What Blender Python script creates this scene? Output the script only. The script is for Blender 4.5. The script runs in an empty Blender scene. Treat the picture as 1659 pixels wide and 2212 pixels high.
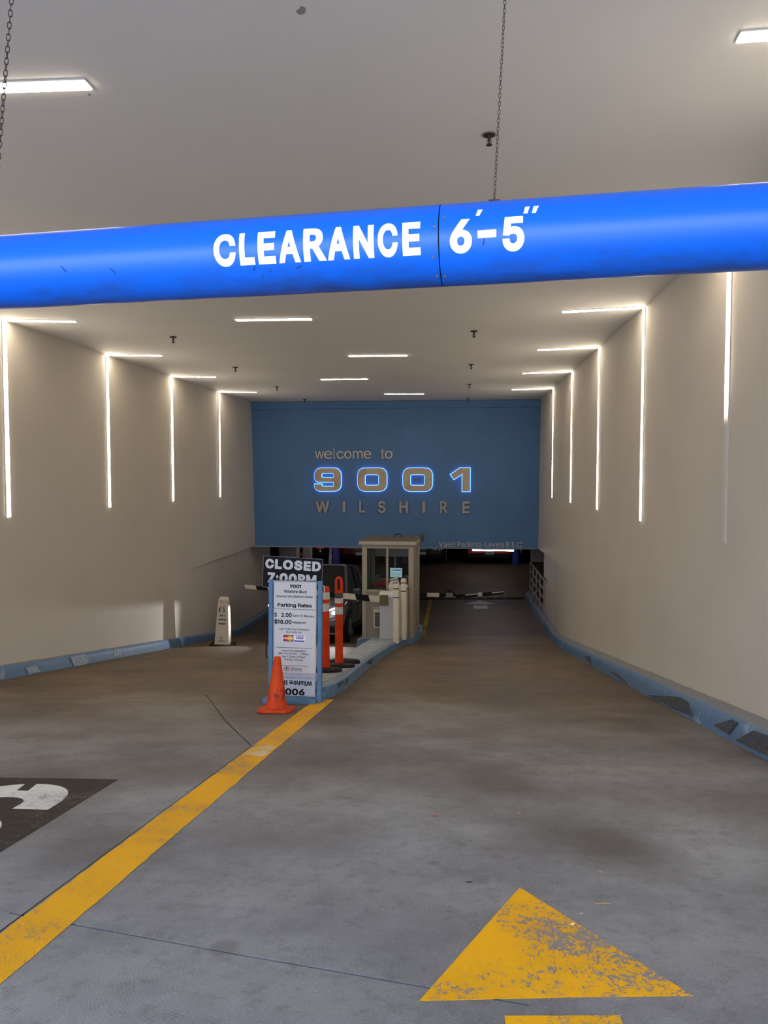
import bpy, bmesh, math, random
from mathutils import Vector, Matrix
random.seed(7)
S = bpy.context.scene
C = S.collection
PI = math.pi

# ---------------------------------------------------------------- camera
cam_d = bpy.data.cameras.new('camera'); cam = bpy.data.objects.new('camera', cam_d); C.objects.link(cam)
cam_d.sensor_fit = 'HORIZONTAL'; cam_d.sensor_width = 36.0; cam_d.lens = 36.0
cam_d.clip_start = 0.05; cam_d.clip_end = 200
cam.location = (0, 0, 1.5)
cam.rotation_euler = (PI/2 - math.atan(84/1659), 0, math.atan(160.5/1659))
S.camera = cam
# ---------------------------------------------------------------- sky and exposure
W = bpy.data.worlds.new('overcast_sky'); S.world = W; W.use_nodes = True
bg = W.node_tree.nodes['Background']
bg.inputs[0].default_value = (0.82, 0.92, 1.10, 1); bg.inputs[1].default_value = 6.0
S.view_settings.view_transform = 'Standard'; S.view_settings.look = 'None'
S.view_settings.gamma = 1; S.view_settings.use_curve_mapping = False
S.view_settings.exposure = 0.2
STRIP = 28.0        # emission of the warm white light strips

# ---------------------------------------------------------------- materials
MATS = {}
def mat(name, col, rough=.6, metal=0., noise=None, bump=None, emit=None, estr=0., spec=.5, alpha=None, coat=0.):
    if name in MATS: return MATS[name]
    m = bpy.data.materials.new(name); m.use_nodes = True; nt = m.node_tree; N = nt.nodes; L = nt.links
    b = N['Principled BSDF']
    b.inputs['Base Color'].default_value = (*col, 1); b.inputs['Roughness'].default_value = .75; b.inputs['Specular IOR Level'].default_value = .2
    b.inputs['Metallic'].default_value = metal; b.inputs['Specular IOR Level'].default_value = spec
    b.inputs['Coat Weight'].default_value = coat
    tc = N.new('ShaderNodeTexCoord')
    if noise:      # (scale, dark factor, low, high[, second colour])
        n = N.new('ShaderNodeTexNoise'); n.inputs['Scale'].default_value = noise[0]; n.inputs['Detail'].default_value = 6
        L.new(tc.outputs['Object'], n.inputs['Vector'])
        r = N.new('ShaderNodeMapRange'); r.inputs['From Min'].default_value = noise[2]; r.inputs['From Max'].default_value = noise[3]
        L.new(n.outputs[0], r.inputs['Value'])
        mx = N.new('ShaderNodeMix'); mx.data_type = 'RGBA'
        c2 = noise[4] if len(noise) > 4 else tuple(c*noise[1] for c in col)
        mx.inputs[6].default_value = (*col, 1); mx.inputs[7].default_value = (*c2, 1)
        L.new(r.outputs[0], mx.inputs[0]); L.new(mx.outputs[2], b.inputs['Base Color'])
    if bump:
        n = N.new('ShaderNodeTexNoise'); n.inputs['Scale'].default_value = bump[0]; n.inputs['Detail'].default_value = 5
        L.new(tc.outputs['Object'], n.inputs['Vector'])
        bp = N.new('ShaderNodeBump'); bp.inputs['Strength'].default_value = bump[1]; bp.inputs['Distance'].default_value = .01
        L.new(n.outputs[0], bp.inputs['Height']); L.new(bp.outputs[0], b.inputs['Normal'])
    if emit:
        b.inputs['Emission Color'].default_value = (*emit, 1); b.inputs['Emission Strength'].default_value = estr
    if alpha is not None:
        b.inputs['Transmission Weight'].default_value = alpha; b.inputs['IOR'].default_value = 1.1
    MATS[name] = m; return m

def nd(nt, t, **kw):
    n = nt.nodes.new(t)
    for k, v in kw.items(): setattr(n, k, v)
    return n
def mth(nt, op, a, b=None, c=None):
    n = nt.nodes.new('ShaderNodeMath'); n.operation = op
    for i, v in enumerate((a, b, c)):
        if v is None: continue
        if isinstance(v, (int, float)): n.inputs[i].default_value = v
        else: nt.links.new(v, n.inputs[i])
    return n.outputs[0]
def mixc(nt, f, a, b):
    n = nt.nodes.new('ShaderNodeMix'); n.data_type = 'RGBA'
    for i, v in ((0, f), (6, a), (7, b)):
        if isinstance(v, (int, float)): n.inputs[i].default_value = v
        elif isinstance(v, tuple): n.inputs[i].default_value = (*v, 1)
        else: nt.links.new(v, n.inputs[i])
    return n.outputs[2]
def rng(nt, v, a, b, lo=0., hi=1.):
    n = nt.nodes.new('ShaderNodeMapRange'); nt.links.new(v, n.inputs[0])
    for i, x in enumerate((a, b, lo, hi)): n.inputs[i+1].default_value = x
    return n.outputs[0]
def noi(nt, vec, scale, detail=5, rough=.55, sc=None):
    n = nt.nodes.new('ShaderNodeTexNoise'); n.inputs['Scale'].default_value = scale
    n.inputs['Detail'].default_value = detail; n.inputs['Roughness'].default_value = rough
    if sc:
        m = nt.nodes.new('ShaderNodeMapping'); m.inputs['Scale'].default_value = sc
        nt.links.new(vec, m.inputs[0]); vec = m.outputs[0]
    nt.links.new(vec, n.inputs['Vector']); return n.outputs[0]

def swirl_height(nt, pos):
    v = nd(nt, 'ShaderNodeTexVoronoi'); v.inputs['Scale'].default_value = 1.35
    nt.links.new(pos, v.inputs['Vector'])
    w = noi(nt, pos, 6, 2)
    d = mth(nt, 'ADD', v.outputs['Distance'], mth(nt, 'MULTIPLY', w, .05))
    return mth(nt, 'SINE', mth(nt, 'MULTIPLY', d, 520.))

def concrete():
    m = bpy.data.materials.new('swirled_concrete'); m.use_nodes = True; nt = m.node_tree; L = nt.links
    b = nt.nodes['Principled BSDF']
    g = nd(nt, 'ShaderNodeNewGeometry'); pos = g.outputs['Position']
    sp = nd(nt, 'ShaderNodeSeparateXYZ'); L.new(pos, sp.inputs[0]); X, Y = sp.outputs[0], sp.outputs[1]
    big = noi(nt, pos, .75, 6, .6); mid = noi(nt, pos, 3.5, 6, .65); fine = noi(nt, pos, 150, 3, .75); vf = noi(nt, pos, 420, 2, .8); mott = noi(nt, pos, 13, 6, .75)
    # tyre-brown staining deeper in the garage with warm light painted in, edge broken by noise
    st = rng(nt, mth(nt, 'ADD', Y, mth(nt, 'MULTIPLY', mth(nt, 'SUBTRACT', big, .5), 7.)), 3.0, 9.0)
    grey = mixc(nt, rng(nt, big, .36, .66), (.275, .282, .305), (.140, .144, .162))
    grey = mixc(nt, mth(nt, 'MULTIPLY', rng(nt, mid, .52, .74), .5), grey, (.13, .135, .155))
    brown = mixc(nt, rng(nt, big, .35, .65), (.158, .102, .046), (.085, .055, .027))
    brown = mixc(nt, mth(nt, 'MULTIPLY', rng(nt, noi(nt, pos, 2.2, 6, .7, (.55, 1.6, 1)), .5, .72), .5), brown, (.05, .038, .025))
    col = mixc(nt, st, grey, brown)
    # dark wheel-track grime on the lane centres
    def track(x0, w):
        a = mth(nt, 'ABSOLUTE', mth(nt, 'SUBTRACT', X, x0)); return rng(nt, a, 0., w, 1., 0.)
    tr = mth(nt, 'MULTIPLY', track(.55, .75), rng(nt, big, .38, .6))
    col = mixc(nt, mth(nt, 'MULTIPLY', tr, .35), col, (.10, .095, .09))
    # dark deep landing beyond the ramp foot
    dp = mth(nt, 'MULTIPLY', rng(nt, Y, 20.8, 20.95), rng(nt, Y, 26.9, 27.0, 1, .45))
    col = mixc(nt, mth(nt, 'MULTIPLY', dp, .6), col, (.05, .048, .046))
    col = mixc(nt, mth(nt, 'MULTIPLY', rng(nt, mott, .5, .68), .38), col, (.075, .075, .082))
    # aggregate specks
    col = mixc(nt, mth(nt, 'MULTIPLY', rng(nt, vf, .54, .66), .6), col, (.07, .07, .08))
    col = mixc(nt, mth(nt, 'MULTIPLY', rng(nt, fine, .57, .70), .5), col, (.42, .43, .46))
    # individual oil and water spots
    for cx, cy, r in ((.26, 4.62, .28), (.75, 3.35, .30), (.72, 3.55, .2), (-1.70, 3.22, .24), (-.75, 2.36, .05), (.10, 3.02, .045), (-.1, 3.2, .03), (.02, 3.45, .04), (1.2, 9.5, .8), (-3.6, 9.4, .7), (.5, 7.8, .5)):
        dx = mth(nt, 'SUBTRACT', X, cx); dy = mth(nt, 'MULTIPLY', mth(nt, 'SUBTRACT', Y, cy), .75)
        d = mth(nt, 'SQRT', mth(nt, 'ADD', mth(nt, 'MULTIPLY', dx, dx), mth(nt, 'MULTIPLY', dy, dy)))
        d = mth(nt, 'ADD', d, mth(nt, 'MULTIPLY', mth(nt, 'SUBTRACT', mid, .5), r*1.6))
        col = mixc(nt, mth(nt, 'MULTIPLY', rng(nt, d, r*.45, r, 1, 0), .38), col, (.085, .075, .065))
    col = mixc(nt, rng(nt, Y, .2, -2.), col, (.40, .41, .43))      # unseen ground behind the camera, made paler to bounce light onto the ceiling
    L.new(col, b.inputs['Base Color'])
    b.inputs['Specular IOR Level'].default_value = .25
    L.new(mth(nt, 'ADD', rng(nt, st, 0, 1, .8, .55), mth(nt, 'MULTIPLY', mth(nt, 'SUBTRACT', mid, .5), .3)), b.inputs['Roughness'])
    h = mth(nt, 'ADD', mth(nt, 'MULTIPLY', mth(nt, 'MULTIPLY', swirl_height(nt, pos), rng(nt, mott, .42, .58)), rng(nt, Y, 2.3, 5.0, .20, .0)), mth(nt, 'ADD', mth(nt, 'MULTIPLY', fine, 1.1), mth(nt, 'MULTIPLY', vf, .9)))
    bp = nd(nt, 'ShaderNodeBump'); bp.inputs['Strength'].default_value = .55; bp.inputs['Distance'].default_value = .004
    L.new(h, bp.inputs['Height']); L.new(bp.outputs[0], b.inputs['Normal'])
    MATS['concrete'] = m; return m

def floor_paint(name, col, wear, lo=.50, hi=.56, under=(.20, .205, .225), rough=.5):
    m = bpy.data.materials.new(name); m.use_nodes = True; nt = m.node_tree; L = nt.links
    b = nt.nodes['Principled BSDF']; g = nd(nt, 'ShaderNodeNewGeometry'); pos = g.outputs['Position']
    sp = nd(nt, 'ShaderNodeSeparateXYZ'); L.new(pos, sp.inputs[0]); X, Y = sp.outputs[0], sp.outputs[1]
    a = mth(nt, 'ADD', mth(nt, 'MULTIPLY', noi(nt, pos, 75, 6, .8, (1, .6, 1)), .55), mth(nt, 'MULTIPLY', noi(nt, pos, 16, 6, .75), .45)); s = noi(nt, pos, 2.2, 3, .5); f = noi(nt, pos, 120, 2, .7)
    sw = swirl_height(nt, pos)
    v = mth(nt, 'ADD', mth(nt, 'ADD', a, mth(nt, 'MULTIPLY', mth(nt, 'SUBTRACT', s, .5), .35)), mth(nt, 'ADD', mth(nt, 'MULTIPLY', sw, .020), mth(nt, 'MULTIPLY', mth(nt, 'SUBTRACT', f, .5), .18)))
    if name == 'yellow_arrow_paint':
        v = mth(nt, 'ADD', v, rng(nt, X, .1, .6, -.02, .05))
    w = mth(nt, 'MULTIPLY', rng(nt, v, lo, hi), wear)
    c = mixc(nt, rng(nt, s, .35, .7), col, tuple(x*.82 for x in col))
    L.new(mixc(nt, w, c, under), b.inputs['Base Color']); b.inputs['Roughness'].default_value = .75; b.inputs['Specular IOR Level'].default_value = .2
    h = mth(nt, 'ADD', mth(nt, 'MULTIPLY', sw, .12), mth(nt, 'SUBTRACT', f, w))
    bp = nd(nt, 'ShaderNodeBump'); bp.inputs['Strength'].default_value = .5; bp.inputs['Distance'].default_value = .003
    L.new(h, bp.inputs['Height']); L.new(bp.outputs[0], b.inputs['Normal'])
    return m

def kerb_paint(name, col, worn, lo, hi, scale=3.):
    m = bpy.data.materials.new(name); m.use_nodes = True; nt = m.node_tree; L = nt.links
    b = nt.nodes['Principled BSDF']; g = nd(nt, 'ShaderNodeNewGeometry'); pos = g.outputs['Position']
    sp = nd(nt, 'ShaderNodeSeparateXYZ'); L.new(g.outputs['Normal'], sp.inputs[0])
    up = rng(nt, sp.outputs[2], .55, .95)
    n = noi(nt, pos, scale, 7, .7, (1, .5, 1)); n2 = noi(nt, pos, scale*4, 5, .7)
    c = mixc(nt, rng(nt, n2, .4, .7), col, tuple(x*.78 for x in col))
    c = mixc(nt, rng(nt, n, lo, hi), c, worn)
    c = mixc(nt, mth(nt, 'MULTIPLY', up, rng(nt, n2, .25, .55, .35, .95)), c, (.22, .215, .215))
    L.new(c, b.inputs['Base Color']); b.inputs['Roughness'].default_value = .55
    bp = nd(nt, 'ShaderNodeBump'); bp.inputs['Strength'].default_value = .5; bp.inputs['Distance'].default_value = .01
    L.new(n2, bp.inputs['Height']); L.new(bp.outputs[0], b.inputs['Normal'])
    return m

CONC = concrete()
M_WALL = mat('cream_wall_paint', (.50, .455, .395), .55, noise=(.9, .93, .35, .7), bump=(3, .12))
M_CEIL = mat('ceiling_paint', (.63, .615, .605), .7, noise=(.7, .95, .35, .7), bump=(2.5, .1))
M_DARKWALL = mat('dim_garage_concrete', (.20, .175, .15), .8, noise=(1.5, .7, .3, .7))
M_HEAD = mat('blue_header_paint', (.074, .150, .290), .7, spec=.2, noise=(1.2, .9, .35, .7), bump=(4, .05))
M_KERB = kerb_paint('blue_kerb_paint', (.085, .165, .29), (.30, .38, .46), .60, .70)
M_KERB2 = kerb_paint('blue_island_paint', (.115, .215, .36), (.22, .26, .30), .56, .68)
M_BAR = None
M_STRIP = mat('lit_diffuser', (.9, .9, .9), .4, emit=(1.0, .86, .66), estr=STRIP)
M_FRAME = mat('strip_frame', (.45, .43, .40), .5)
M_BLACK = mat('black_plastic', (.007, .007, .008), .5, spec=.15)
M_RUB = mat('black_rubber', (.012, .011, .011), .8, spec=.2, noise=(20, 2.2, .5, .8))
M_DARKMETAL = mat('dark_metal', (.06, .05, .05), .4, .8)
M_WHITE = mat('white_enamel', (.62, .61, .60), .4)
M_GREYW = mat('sign_white', (.50, .50, .54), .35)
M_INK = mat('black_ink', (.006, .006, .008), .6, spec=.1)
M_SIGNBLUE = mat('sign_frame_blue', (.075, .185, .34), .45, noise=(9, .75, .45, .75))
M_ORANGE = mat('orange_plastic', (.50, .036, .006), .55, spec=.2, noise=(6, .7, .45, .7))
M_REFL = mat('reflective_tape', (.48, .47, .42), .25, noise=(30, .8, .4, .7))
M_CREAM = mat('cream_plastic', (.56, .50, .40), .4)
M_TAN = mat('booth_tan_paint', (.25, .21, .165), .45, noise=(4, .9, .4, .7))
M_TANL = mat('booth_trim_paint', (.32, .275, .22), .45)
def glass():
    m = bpy.data.materials.new('clear_glass'); m.use_nodes = True; nt = m.node_tree; nt.nodes.clear()
    o = nd(nt, 'ShaderNodeOutputMaterial'); t = nd(nt, 'ShaderNodeBsdfTransparent'); g = nd(nt, 'ShaderNodeBsdfGlossy'); f = nd(nt, 'ShaderNodeFresnel'); x = nd(nt, 'ShaderNodeMixShader')
    t.inputs[0].default_value = (.82, .86, .88, 1); g.inputs['Roughness'].default_value = .02; f.inputs[0].default_value = 1.3
    nt.links.new(f.outputs[0], x.inputs[0]); nt.links.new(t.outputs[0], x.inputs[1]); nt.links.new(g.outputs[0], x.inputs[2]); nt.links.new(x.outputs[0], o.inputs[0]); return m
M_GLASS = glass()
M_STEEL = mat('brushed_steel', (.50, .47, .44), .28, 1.0, noise=(30, .85, .4, .7))
M_DSTEEL = mat('dark_steel', (.42, .38, .35), .42, .5, noise=(20, .7, .4, .7))

# ---------------------------------------------------------------- helpers
def tag(o, label=None, cat=None, group=None, kind=None):
    if label: o['label'] = label
    if cat: o['category'] = cat
    if group: o['group'] = group
    if kind: o['kind'] = kind
    return o
def thing(name, label, cat, loc=(0, 0, 0), rot=(0, 0, 0), group=None):
    o = bpy.data.objects.new(name, None); C.objects.link(o); o.location = loc; o.rotation_euler = rot
    o.empty_display_size = .1
    return tag(o, label, cat, group)
def link(name, me, m, parent=None, smooth=False):
    o = bpy.data.objects.new(name, me); C.objects.link(o)
    if m: me.materials.clear(); me.materials.append(m)
    if parent: o.parent = parent
    if smooth:
        for p in me.polygons: p.use_smooth = True
    return o
class MB:
    def __init__(s): s.v = []; s.f = []
    def add(s, vs, fs):
        k = len(s.v); s.v += [tuple(v) for v in vs]; s.f += [tuple(k+i for i in f) for f in fs]; return s
    def box(s, c, d, R=None):
        hx, hy, hz = d[0]/2, d[1]/2, d[2]/2
        vs = [Vector((x, y, z)) for x in (-hx, hx) for y in (-hy, hy) for z in (-hz, hz)]
        if R is not None: vs = [R @ v for v in vs]
        vs = [v+Vector(c) for v in vs]
        return s.add(vs, [(0, 1, 3, 2), (4, 6, 7, 5), (0, 4, 5, 1), (2, 3, 7, 6), (0, 2, 6, 4), (1, 5, 7, 3)])
    def bb(s, x0, x1, y0, y1, z0, z1): return s.box(((x0+x1)/2, (y0+y1)/2, (z0+z1)/2), (x1-x0, y1-y0, z1-z0))
    def cone(s, p0, p1, r0, r1, n=16, cap=True):
        p0, p1 = Vector(p0), Vector(p1); d = (p1-p0).normalized()
        a = d.orthogonal().normalized(); b = d.cross(a)
        vs = [p+(a*math.cos(t)+b*math.sin(t))*r for p, r in ((p0, r0), (p1, r1)) for t in [2*PI*i/n for i in range(n)]]
        fs = [(i, (i+1) % n, n+(i+1) % n, n+i) for i in range(n)]
        if cap: fs += [tuple(range(n-1, -1, -1)), tuple(range(n, 2*n))]
        return s.add(vs, fs)
    def lathe(s, prof, c=(0, 0, 0), n=24):
        vs = [(c[0]+r*math.cos(2*PI*i/n), c[1]+r*math.sin(2*PI*i/n), c[2]+z) for r, z in prof for i in range(n)]
        fs = [(k*n+i, k*n+(i+1) % n, (k+1)*n+(i+1) % n, (k+1)*n+i) for k in range(len(prof)-1) for i in range(n)]
        fs += [tuple(range(n-1, -1, -1)), tuple(range((len(prof)-1)*n, len(prof)*n))]
        return s.add(vs, fs)
    def tube(s, pts, r, n=8, closed=False):
        pts = [Vector(p) for p in pts]; m = len(pts); rings = []
        for i, p in enumerate(pts):
            d = ((pts[(i+1) % m]-pts[i-1]) if closed else (pts[min(i+1, m-1)]-pts[max(i-1, 0)])).normalized()
            if i == 0: a = d.orthogonal().normalized()
            a = (a-d*a.dot(d)).normalized(); b = d.cross(a)
            rings += [p+(a*math.cos(2*PI*k/n)+b*math.sin(2*PI*k/n))*r for k in range(n)]
        fs = []
        for i in range(m if closed else m-1):
            j = (i+1) % m
            fs += [(i*n+k, i*n+(k+1) % n, j*n+(k+1) % n, j*n+k) for k in range(n)]
        if not closed: fs += [tuple(range(n-1, -1, -1)), tuple(range((m-1)*n, m*n))]
        return s.add(rings, fs)
    def prism(s, poly, v):         # poly: list of 3D points, v: extrusion vector
        n = len(poly); v = Vector(v); ps = [Vector(p) for p in poly]
        return s.add(ps+[p+v for p in ps], [tuple(range(n-1, -1, -1)), tuple(range(n, 2*n))]+[(i, (i+1) % n, n+(i+1) % n, n+i) for i in range(n)])
    def build(s, name, m, parent=None, smooth=False, bev=0, seg=2):
        me = bpy.data.meshes.new(name); me.from_pydata(s.v, [], s.f)
        bm = bmesh.new(); bm.from_mesh(me); bmesh.ops.recalc_face_normals(bm, faces=bm.faces); bm.to_mesh(me); bm.free()
        o = link(name, me, m, parent, smooth)
        if smooth and not bev: me.set_sharp_from_angle(angle=.7)
        if bev:
            b = o.modifiers.new('bevel', 'BEVEL'); b.width = bev; b.segments = seg; b.limit_method = 'ANGLE'
        return o
def copy_tree(o, parent=None):
    c = o.copy(); C.objects.link(c); c.parent = parent
    for ch in o.children: copy_tree(ch, c)
    return c

# text -> mesh
import os
FONT = FONT2 = None
try:
    _p = os.path.join(bpy.utils.system_resource('DATAFILES', path='fonts'), 'Inter.woff2')
    if os.path.exists(_p): FONT = bpy.data.fonts.load(_p)
    _p2 = _p.replace('Inter.woff2', 'NotoSansHebrew-Regular.woff2')
    if FONT and os.path.exists(_p2): FONT2 = bpy.data.fonts.load(_p2)
except Exception: FONT = None
_LOOPS = {}; _ADV = {}; _GM = {}
def _font_obj(body, alt=False):
    cu = bpy.data.curves.new('t', 'FONT'); cu.size = 1
    if FONT: cu.font = FONT2 if alt and FONT2 else FONT
    cu.body = body; cu.resolution_u = 4
    o = bpy.data.objects.new('t', cu); C.objects.link(o); return o
def _width(body):
    o = _font_obj(body); dg = bpy.context.evaluated_depsgraph_get(); dg.update()
    me = bpy.data.meshes.new_from_object(o.evaluated_get(dg)); bpy.data.objects.remove(o)
    xs = [v.co.x for v in me.vertices]; ys = [v.co.y for v in me.vertices]; return max(xs)-min(xs), min(xs), max(ys)
_W0, _X0, CAPH = _width('HH')
def _adv(ch):
    if ch not in _ADV: _ADV[ch] = _width('H'+ch+'H')[0]-_W0
    return _ADV[ch]
def _bez(sp):
    out = []; P = sp.bezier_points; n = len(P)
    for i in range(n):
        a, b = P[i], P[(i+1) % n]; p0, p1, p2, p3 = a.co, a.handle_right, b.handle_left, b.co
        straight = abs((p1-p0).cross(p3-p0).z)+abs((p2-p0).cross(p3-p0).z) < 1e-6
        k = 1 if straight else 5
        for j in range(k):
            t = j/k; q = p0*(1-t)**3+p1*3*t*(1-t)**2+p2*3*t*t*(1-t)+p3*t**3; out.append((q.x, q.y))
    res = []
    for q in out:
        if not res or (abs(q[0]-res[-1][0])+abs(q[1]-res[-1][1])) > 1e-4: res.append(q)
    return res
def _area(l): return sum(l[i-1][0]*l[i][1]-l[i][0]*l[i-1][1] for i in range(len(l)))/2
def _inside(p, l):
    c = False
    for i in range(len(l)):
        (x1, y1), (x2, y2) = l[i-1], l[i]
        if (y1 > p[1]) != (y2 > p[1]) and p[0] < (x2-x1)*(p[1]-y1)/(y2-y1)+x1: c = not c
    return c
def _loops(ch):
    """groups of contours of one letter: an outer contour and its holes"""
    if ch in _LOOPS: return _LOOPS[ch]
    c = CAPH
    if ch == 'I': g = [[[(.08*c, 0), (.21*c, 0), (.21*c, c), (.08*c, c)]]]; _ADV[ch] = .31*c
    elif ch == '1': g = [[[(.27*c, 0), (.40*c, 0), (.40*c, c), (.29*c, c), (.04*c, .82*c), (.04*c, .68*c), (.27*c, .83*c)]]]; _ADV[ch] = .62*c
    else:
        alt = ch in 'eRPDkBK' and FONT2 is not None; o = _font_obj(ch, alt); bpy.context.view_layer.update()
        for x in bpy.context.selected_objects: x.select_set(False)
        o.select_set(True); bpy.context.view_layer.objects.active = o
        bpy.ops.object.convert(target='CURVE'); o = bpy.context.view_layer.objects.active
        ls = [_bez(sp) if sp.type == 'BEZIER' else [(p.co.x, p.co.y) for p in sp.points] for sp in o.data.splines]
        bpy.data.objects.remove(o); ls = [l for l in ls if len(l) > 2]
        if alt: ls = [[(x*.9, y*.9) for x, y in l] for l in ls]
        if not ls: g = []
        else:
            sg = _area(max(ls, key=lambda l: abs(_area(l)))) > 0
            outer = [l for l in ls if (_area(l) > 0) == sg]; hole = [l for l in ls if (_area(l) > 0) != sg]
            g = [[l]+[h for h in hole if _inside(h[0], l)] for l in outer]
    _LOOPS[ch] = g; return g
def _glyph(ch, bold):
    key = (ch, bold)
    if key in _GM: return _GM[key]
    V = []; F = []
    for grp in _loops(ch):
        cu = bpy.data.curves.new('g', 'CURVE'); cu.dimensions = '2D'; cu.fill_mode = 'BOTH'; cu.bevel_depth = max(bold, 0); cu.bevel_resolution = 0
        for lp in grp:
            sp = cu.splines.new('POLY'); sp.points.add(len(lp)-1); sp.use_cyclic_u = True
            for p, q in zip(sp.points, lp): p.co = (q[0], q[1], 0, 1)
        o = bpy.data.objects.new('g', cu); C.objects.link(o); dg = bpy.context.evaluated_depsgraph_get(); dg.update()
        me = bpy.data.meshes.new_from_object(o.evaluated_get(dg)); bpy.data.objects.remove(o)
        k = len(V); V += [tuple(v.co) for v in me.vertices]; F += [tuple(k+i for i in p.vertices) for p in me.polygons]
    _GM[key] = (V, F); return _GM[key]
def text_mesh(body, bold=0., depth=0., space=1.):
    V = []; F = []; x = 0
    for ch in body:
        if ch != ' ':
            v, f = _glyph(ch, bold); k = len(V); V += [(a+x, b, c) for a, b, c in v]; F += [tuple(k+i for i in q) for q in f]
        x += _adv(ch)*space
    me = bpy.data.meshes.new('text'); me.from_pydata(V, [], F); return me
def lettering(body, x0, x1, z0, z1, y, m, parent, bold=0., depth=.0008, flip=False, slant=0., space=1., name='lettering', wrap=None):
    """letters between x0..x1, baseline z0, cap height z1, on the local plane y, facing -Y"""
    bold = max(bold, .004); me = text_mesh(body, bold, 0, space)
    if wrap:
        bm = bmesh.new(); bm.from_mesh(me); k = 24
        for i in range(1, k):
            yy = -.06+(CAPH+.12)*i/k
            bmesh.ops.bisect_plane(bm, geom=bm.verts[:]+bm.edges[:]+bm.faces[:], plane_co=(0, yy, 0), plane_no=(0, 1, 0))
        bmesh.ops.triangulate(bm, faces=bm.faces[:]); bm.to_mesh(me); bm.free()
    xs = [v.co.x for v in me.vertices]; a, b = min(xs), max(xs); sz = (z1-z0)/(CAPH+2*bold)
    for v in me.vertices:
        x = (v.co.x-a)/(b-a); zz = (v.co.y+bold)*sz; w = v.co.z/bold
        X = x0+(x1-x0)*x+zz*slant; Z = z0+zz
        if flip: X = x1-(x1-x0)*x; Z = z1-zz
        D = depth*(.6+.4*w) if w > -.02 else 0
        Y = y-D
        if wrap: Y = -math.sqrt(max(wrap**2-Z*Z, 1e-6))-D
        v.co = (X, Y, Z)
    bm = bmesh.new(); bm.from_mesh(me); bmesh.ops.recalc_face_normals(bm, faces=bm.faces); bm.to_mesh(me); bm.free()
    return link(name, me, m, parent)
def shape_mesh(loops, depth, offset=0., res=6):
    cu = bpy.data.curves.new('s', 'CURVE'); cu.dimensions = '2D'; cu.fill_mode = 'BOTH'; cu.extrude = depth/2; cu.offset = offset
    for lp in loops:
        sp = cu.splines.new('POLY'); sp.points.add(len(lp)-1); sp.use_cyclic_u = True
        for p, q in zip(sp.points, lp): p.co = (q[0], q[1], 0, 1)
    o = bpy.data.objects.new('s', cu); C.objects.link(o)
    dg = bpy.context.evaluated_depsgraph_get(); dg.update()
    me = bpy.data.meshes.new_from_object(o.evaluated_get(dg)); bpy.data.objects.remove(o); return me
def rounded(pts_r):
    """closed polygon with a corner radius per point"""
    out = []; n = len(pts_r)
    for i in range(n):
        (x, y, r) = pts_r[i]; p = Vector((x, y)); a = Vector(pts_r[i-1][:2]); b = Vector(pts_r[(i+1) % n][:2])
        if r <= 0: out.append((x, y)); continue
        u = (a-p).normalized(); v = (b-p).normalized(); s = p+u*r; e = p+v*r
        for k in range(7):
            t = k/6; q = s*(1-t)**2+p*2*t*(1-t)+e*t*t; out.append((q.x, q.y))
    return out

# ---------------------------------------------------------------- ground heights
def gz(x, y):
    b = .345+.018*x
    if y < 1.5: return b-.2355
    if y < 20.86: return b-.157*y
    if y < 27.0: return b-3.275
    if y < 31.0: return b-3.275+.72*(y-27)/4
    return b-3.275+.72

# ================================================================= SETTING
def floor():
    xs = [-14, 14]; ys = [-26, 1.5, 20.86, 27.0, 31.0, 41]
    mb = MB(); v = []
    for y in ys:
        for x in xs: v.append((x, y, gz(x, y)))
    for y in ys:
        for x in xs: v.append((x, y, gz(x, y)-.35))
    f = []; n = len(ys)
    for i in range(n-1):
        f += [(2*i, 2*i+1, 2*i+3, 2*i+2), (2*n+2*i, 2*n+2*i+2, 2*n+2*i+3, 2*n+2*i+1), (2*i, 2*i+2, 2*n+2*i+2, 2*n+2*i), (2*i+1, 2*n+2*i+1, 2*n+2*i+3, 2*i+3)]
    f += [(0, 2*n, 2*n+1, 1), (2*n-2, 2*n-1, 4*n-1, 4*n-2)]
    mb.add(v, f); o = mb.build('floor', CONC); o['kind'] = 'structure'
    # scored joints, cut as real grooves
    g = MB()
    def groove(pts, w, d=.012):
        for (a, b) in zip(pts[:-1], pts[1:]):
            A = Vector((*a, 0)); B = Vector((*b, 0)); n_ = (B-A).normalized(); s_ = Vector((-n_.y, n_.x, 0))*w/2
            A -= n_*w*.3; B += n_*w*.3
            q = [A-s_, B-s_, B+s_, A+s_]
            lo = [Vector((p.x, p.y, gz(p.x, p.y)-d)) for p in q]
            g.prism(lo, (0, 0, d+.02))
    groove([(-1.548, 2.12), (-1.548, 5.57)], .007)
    groove([(-1.556, 5.60), (-2.12, 6.75), (-2.87, 8.45)], .014)
    groove([(-1.60, 2.552), (-.70, 2.32), (.20, 2.10)], .013)
    groove([(.26, 2.055), (1.1, 1.80)], .009)
    groove([(-5.9, 20.8), (2.4, 20.8)], .06, .03)
    c = g.build('cutter', CONC)
    m = o.modifiers.new('b', 'BOOLEAN'); m.operation = 'DIFFERENCE'; m.object = c; m.solver = 'EXACT'; m.use_self = True
    dg = bpy.context.evaluated_depsgraph_get(); dg.update()
    me = bpy.data.meshes.new_from_object(o.evaluated_get(dg)); o.modifiers.clear(); o.data = me
    bpy.data.objects.remove(c)
    return o
FLOOR = floor()
def floor_poly(pts, name, m, lift=.0015, label=None, n_side=1):
    mb = MB(); vs = [(x, y, gz(x, y)+lift) for x, y in pts]
    mb.prism([(x, y, z-.001) for x, y, z in vs], (0, 0, .001))
    o = mb.build(name, m, FLOOR)
    if label: o['label'] = label
    return o
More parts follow.
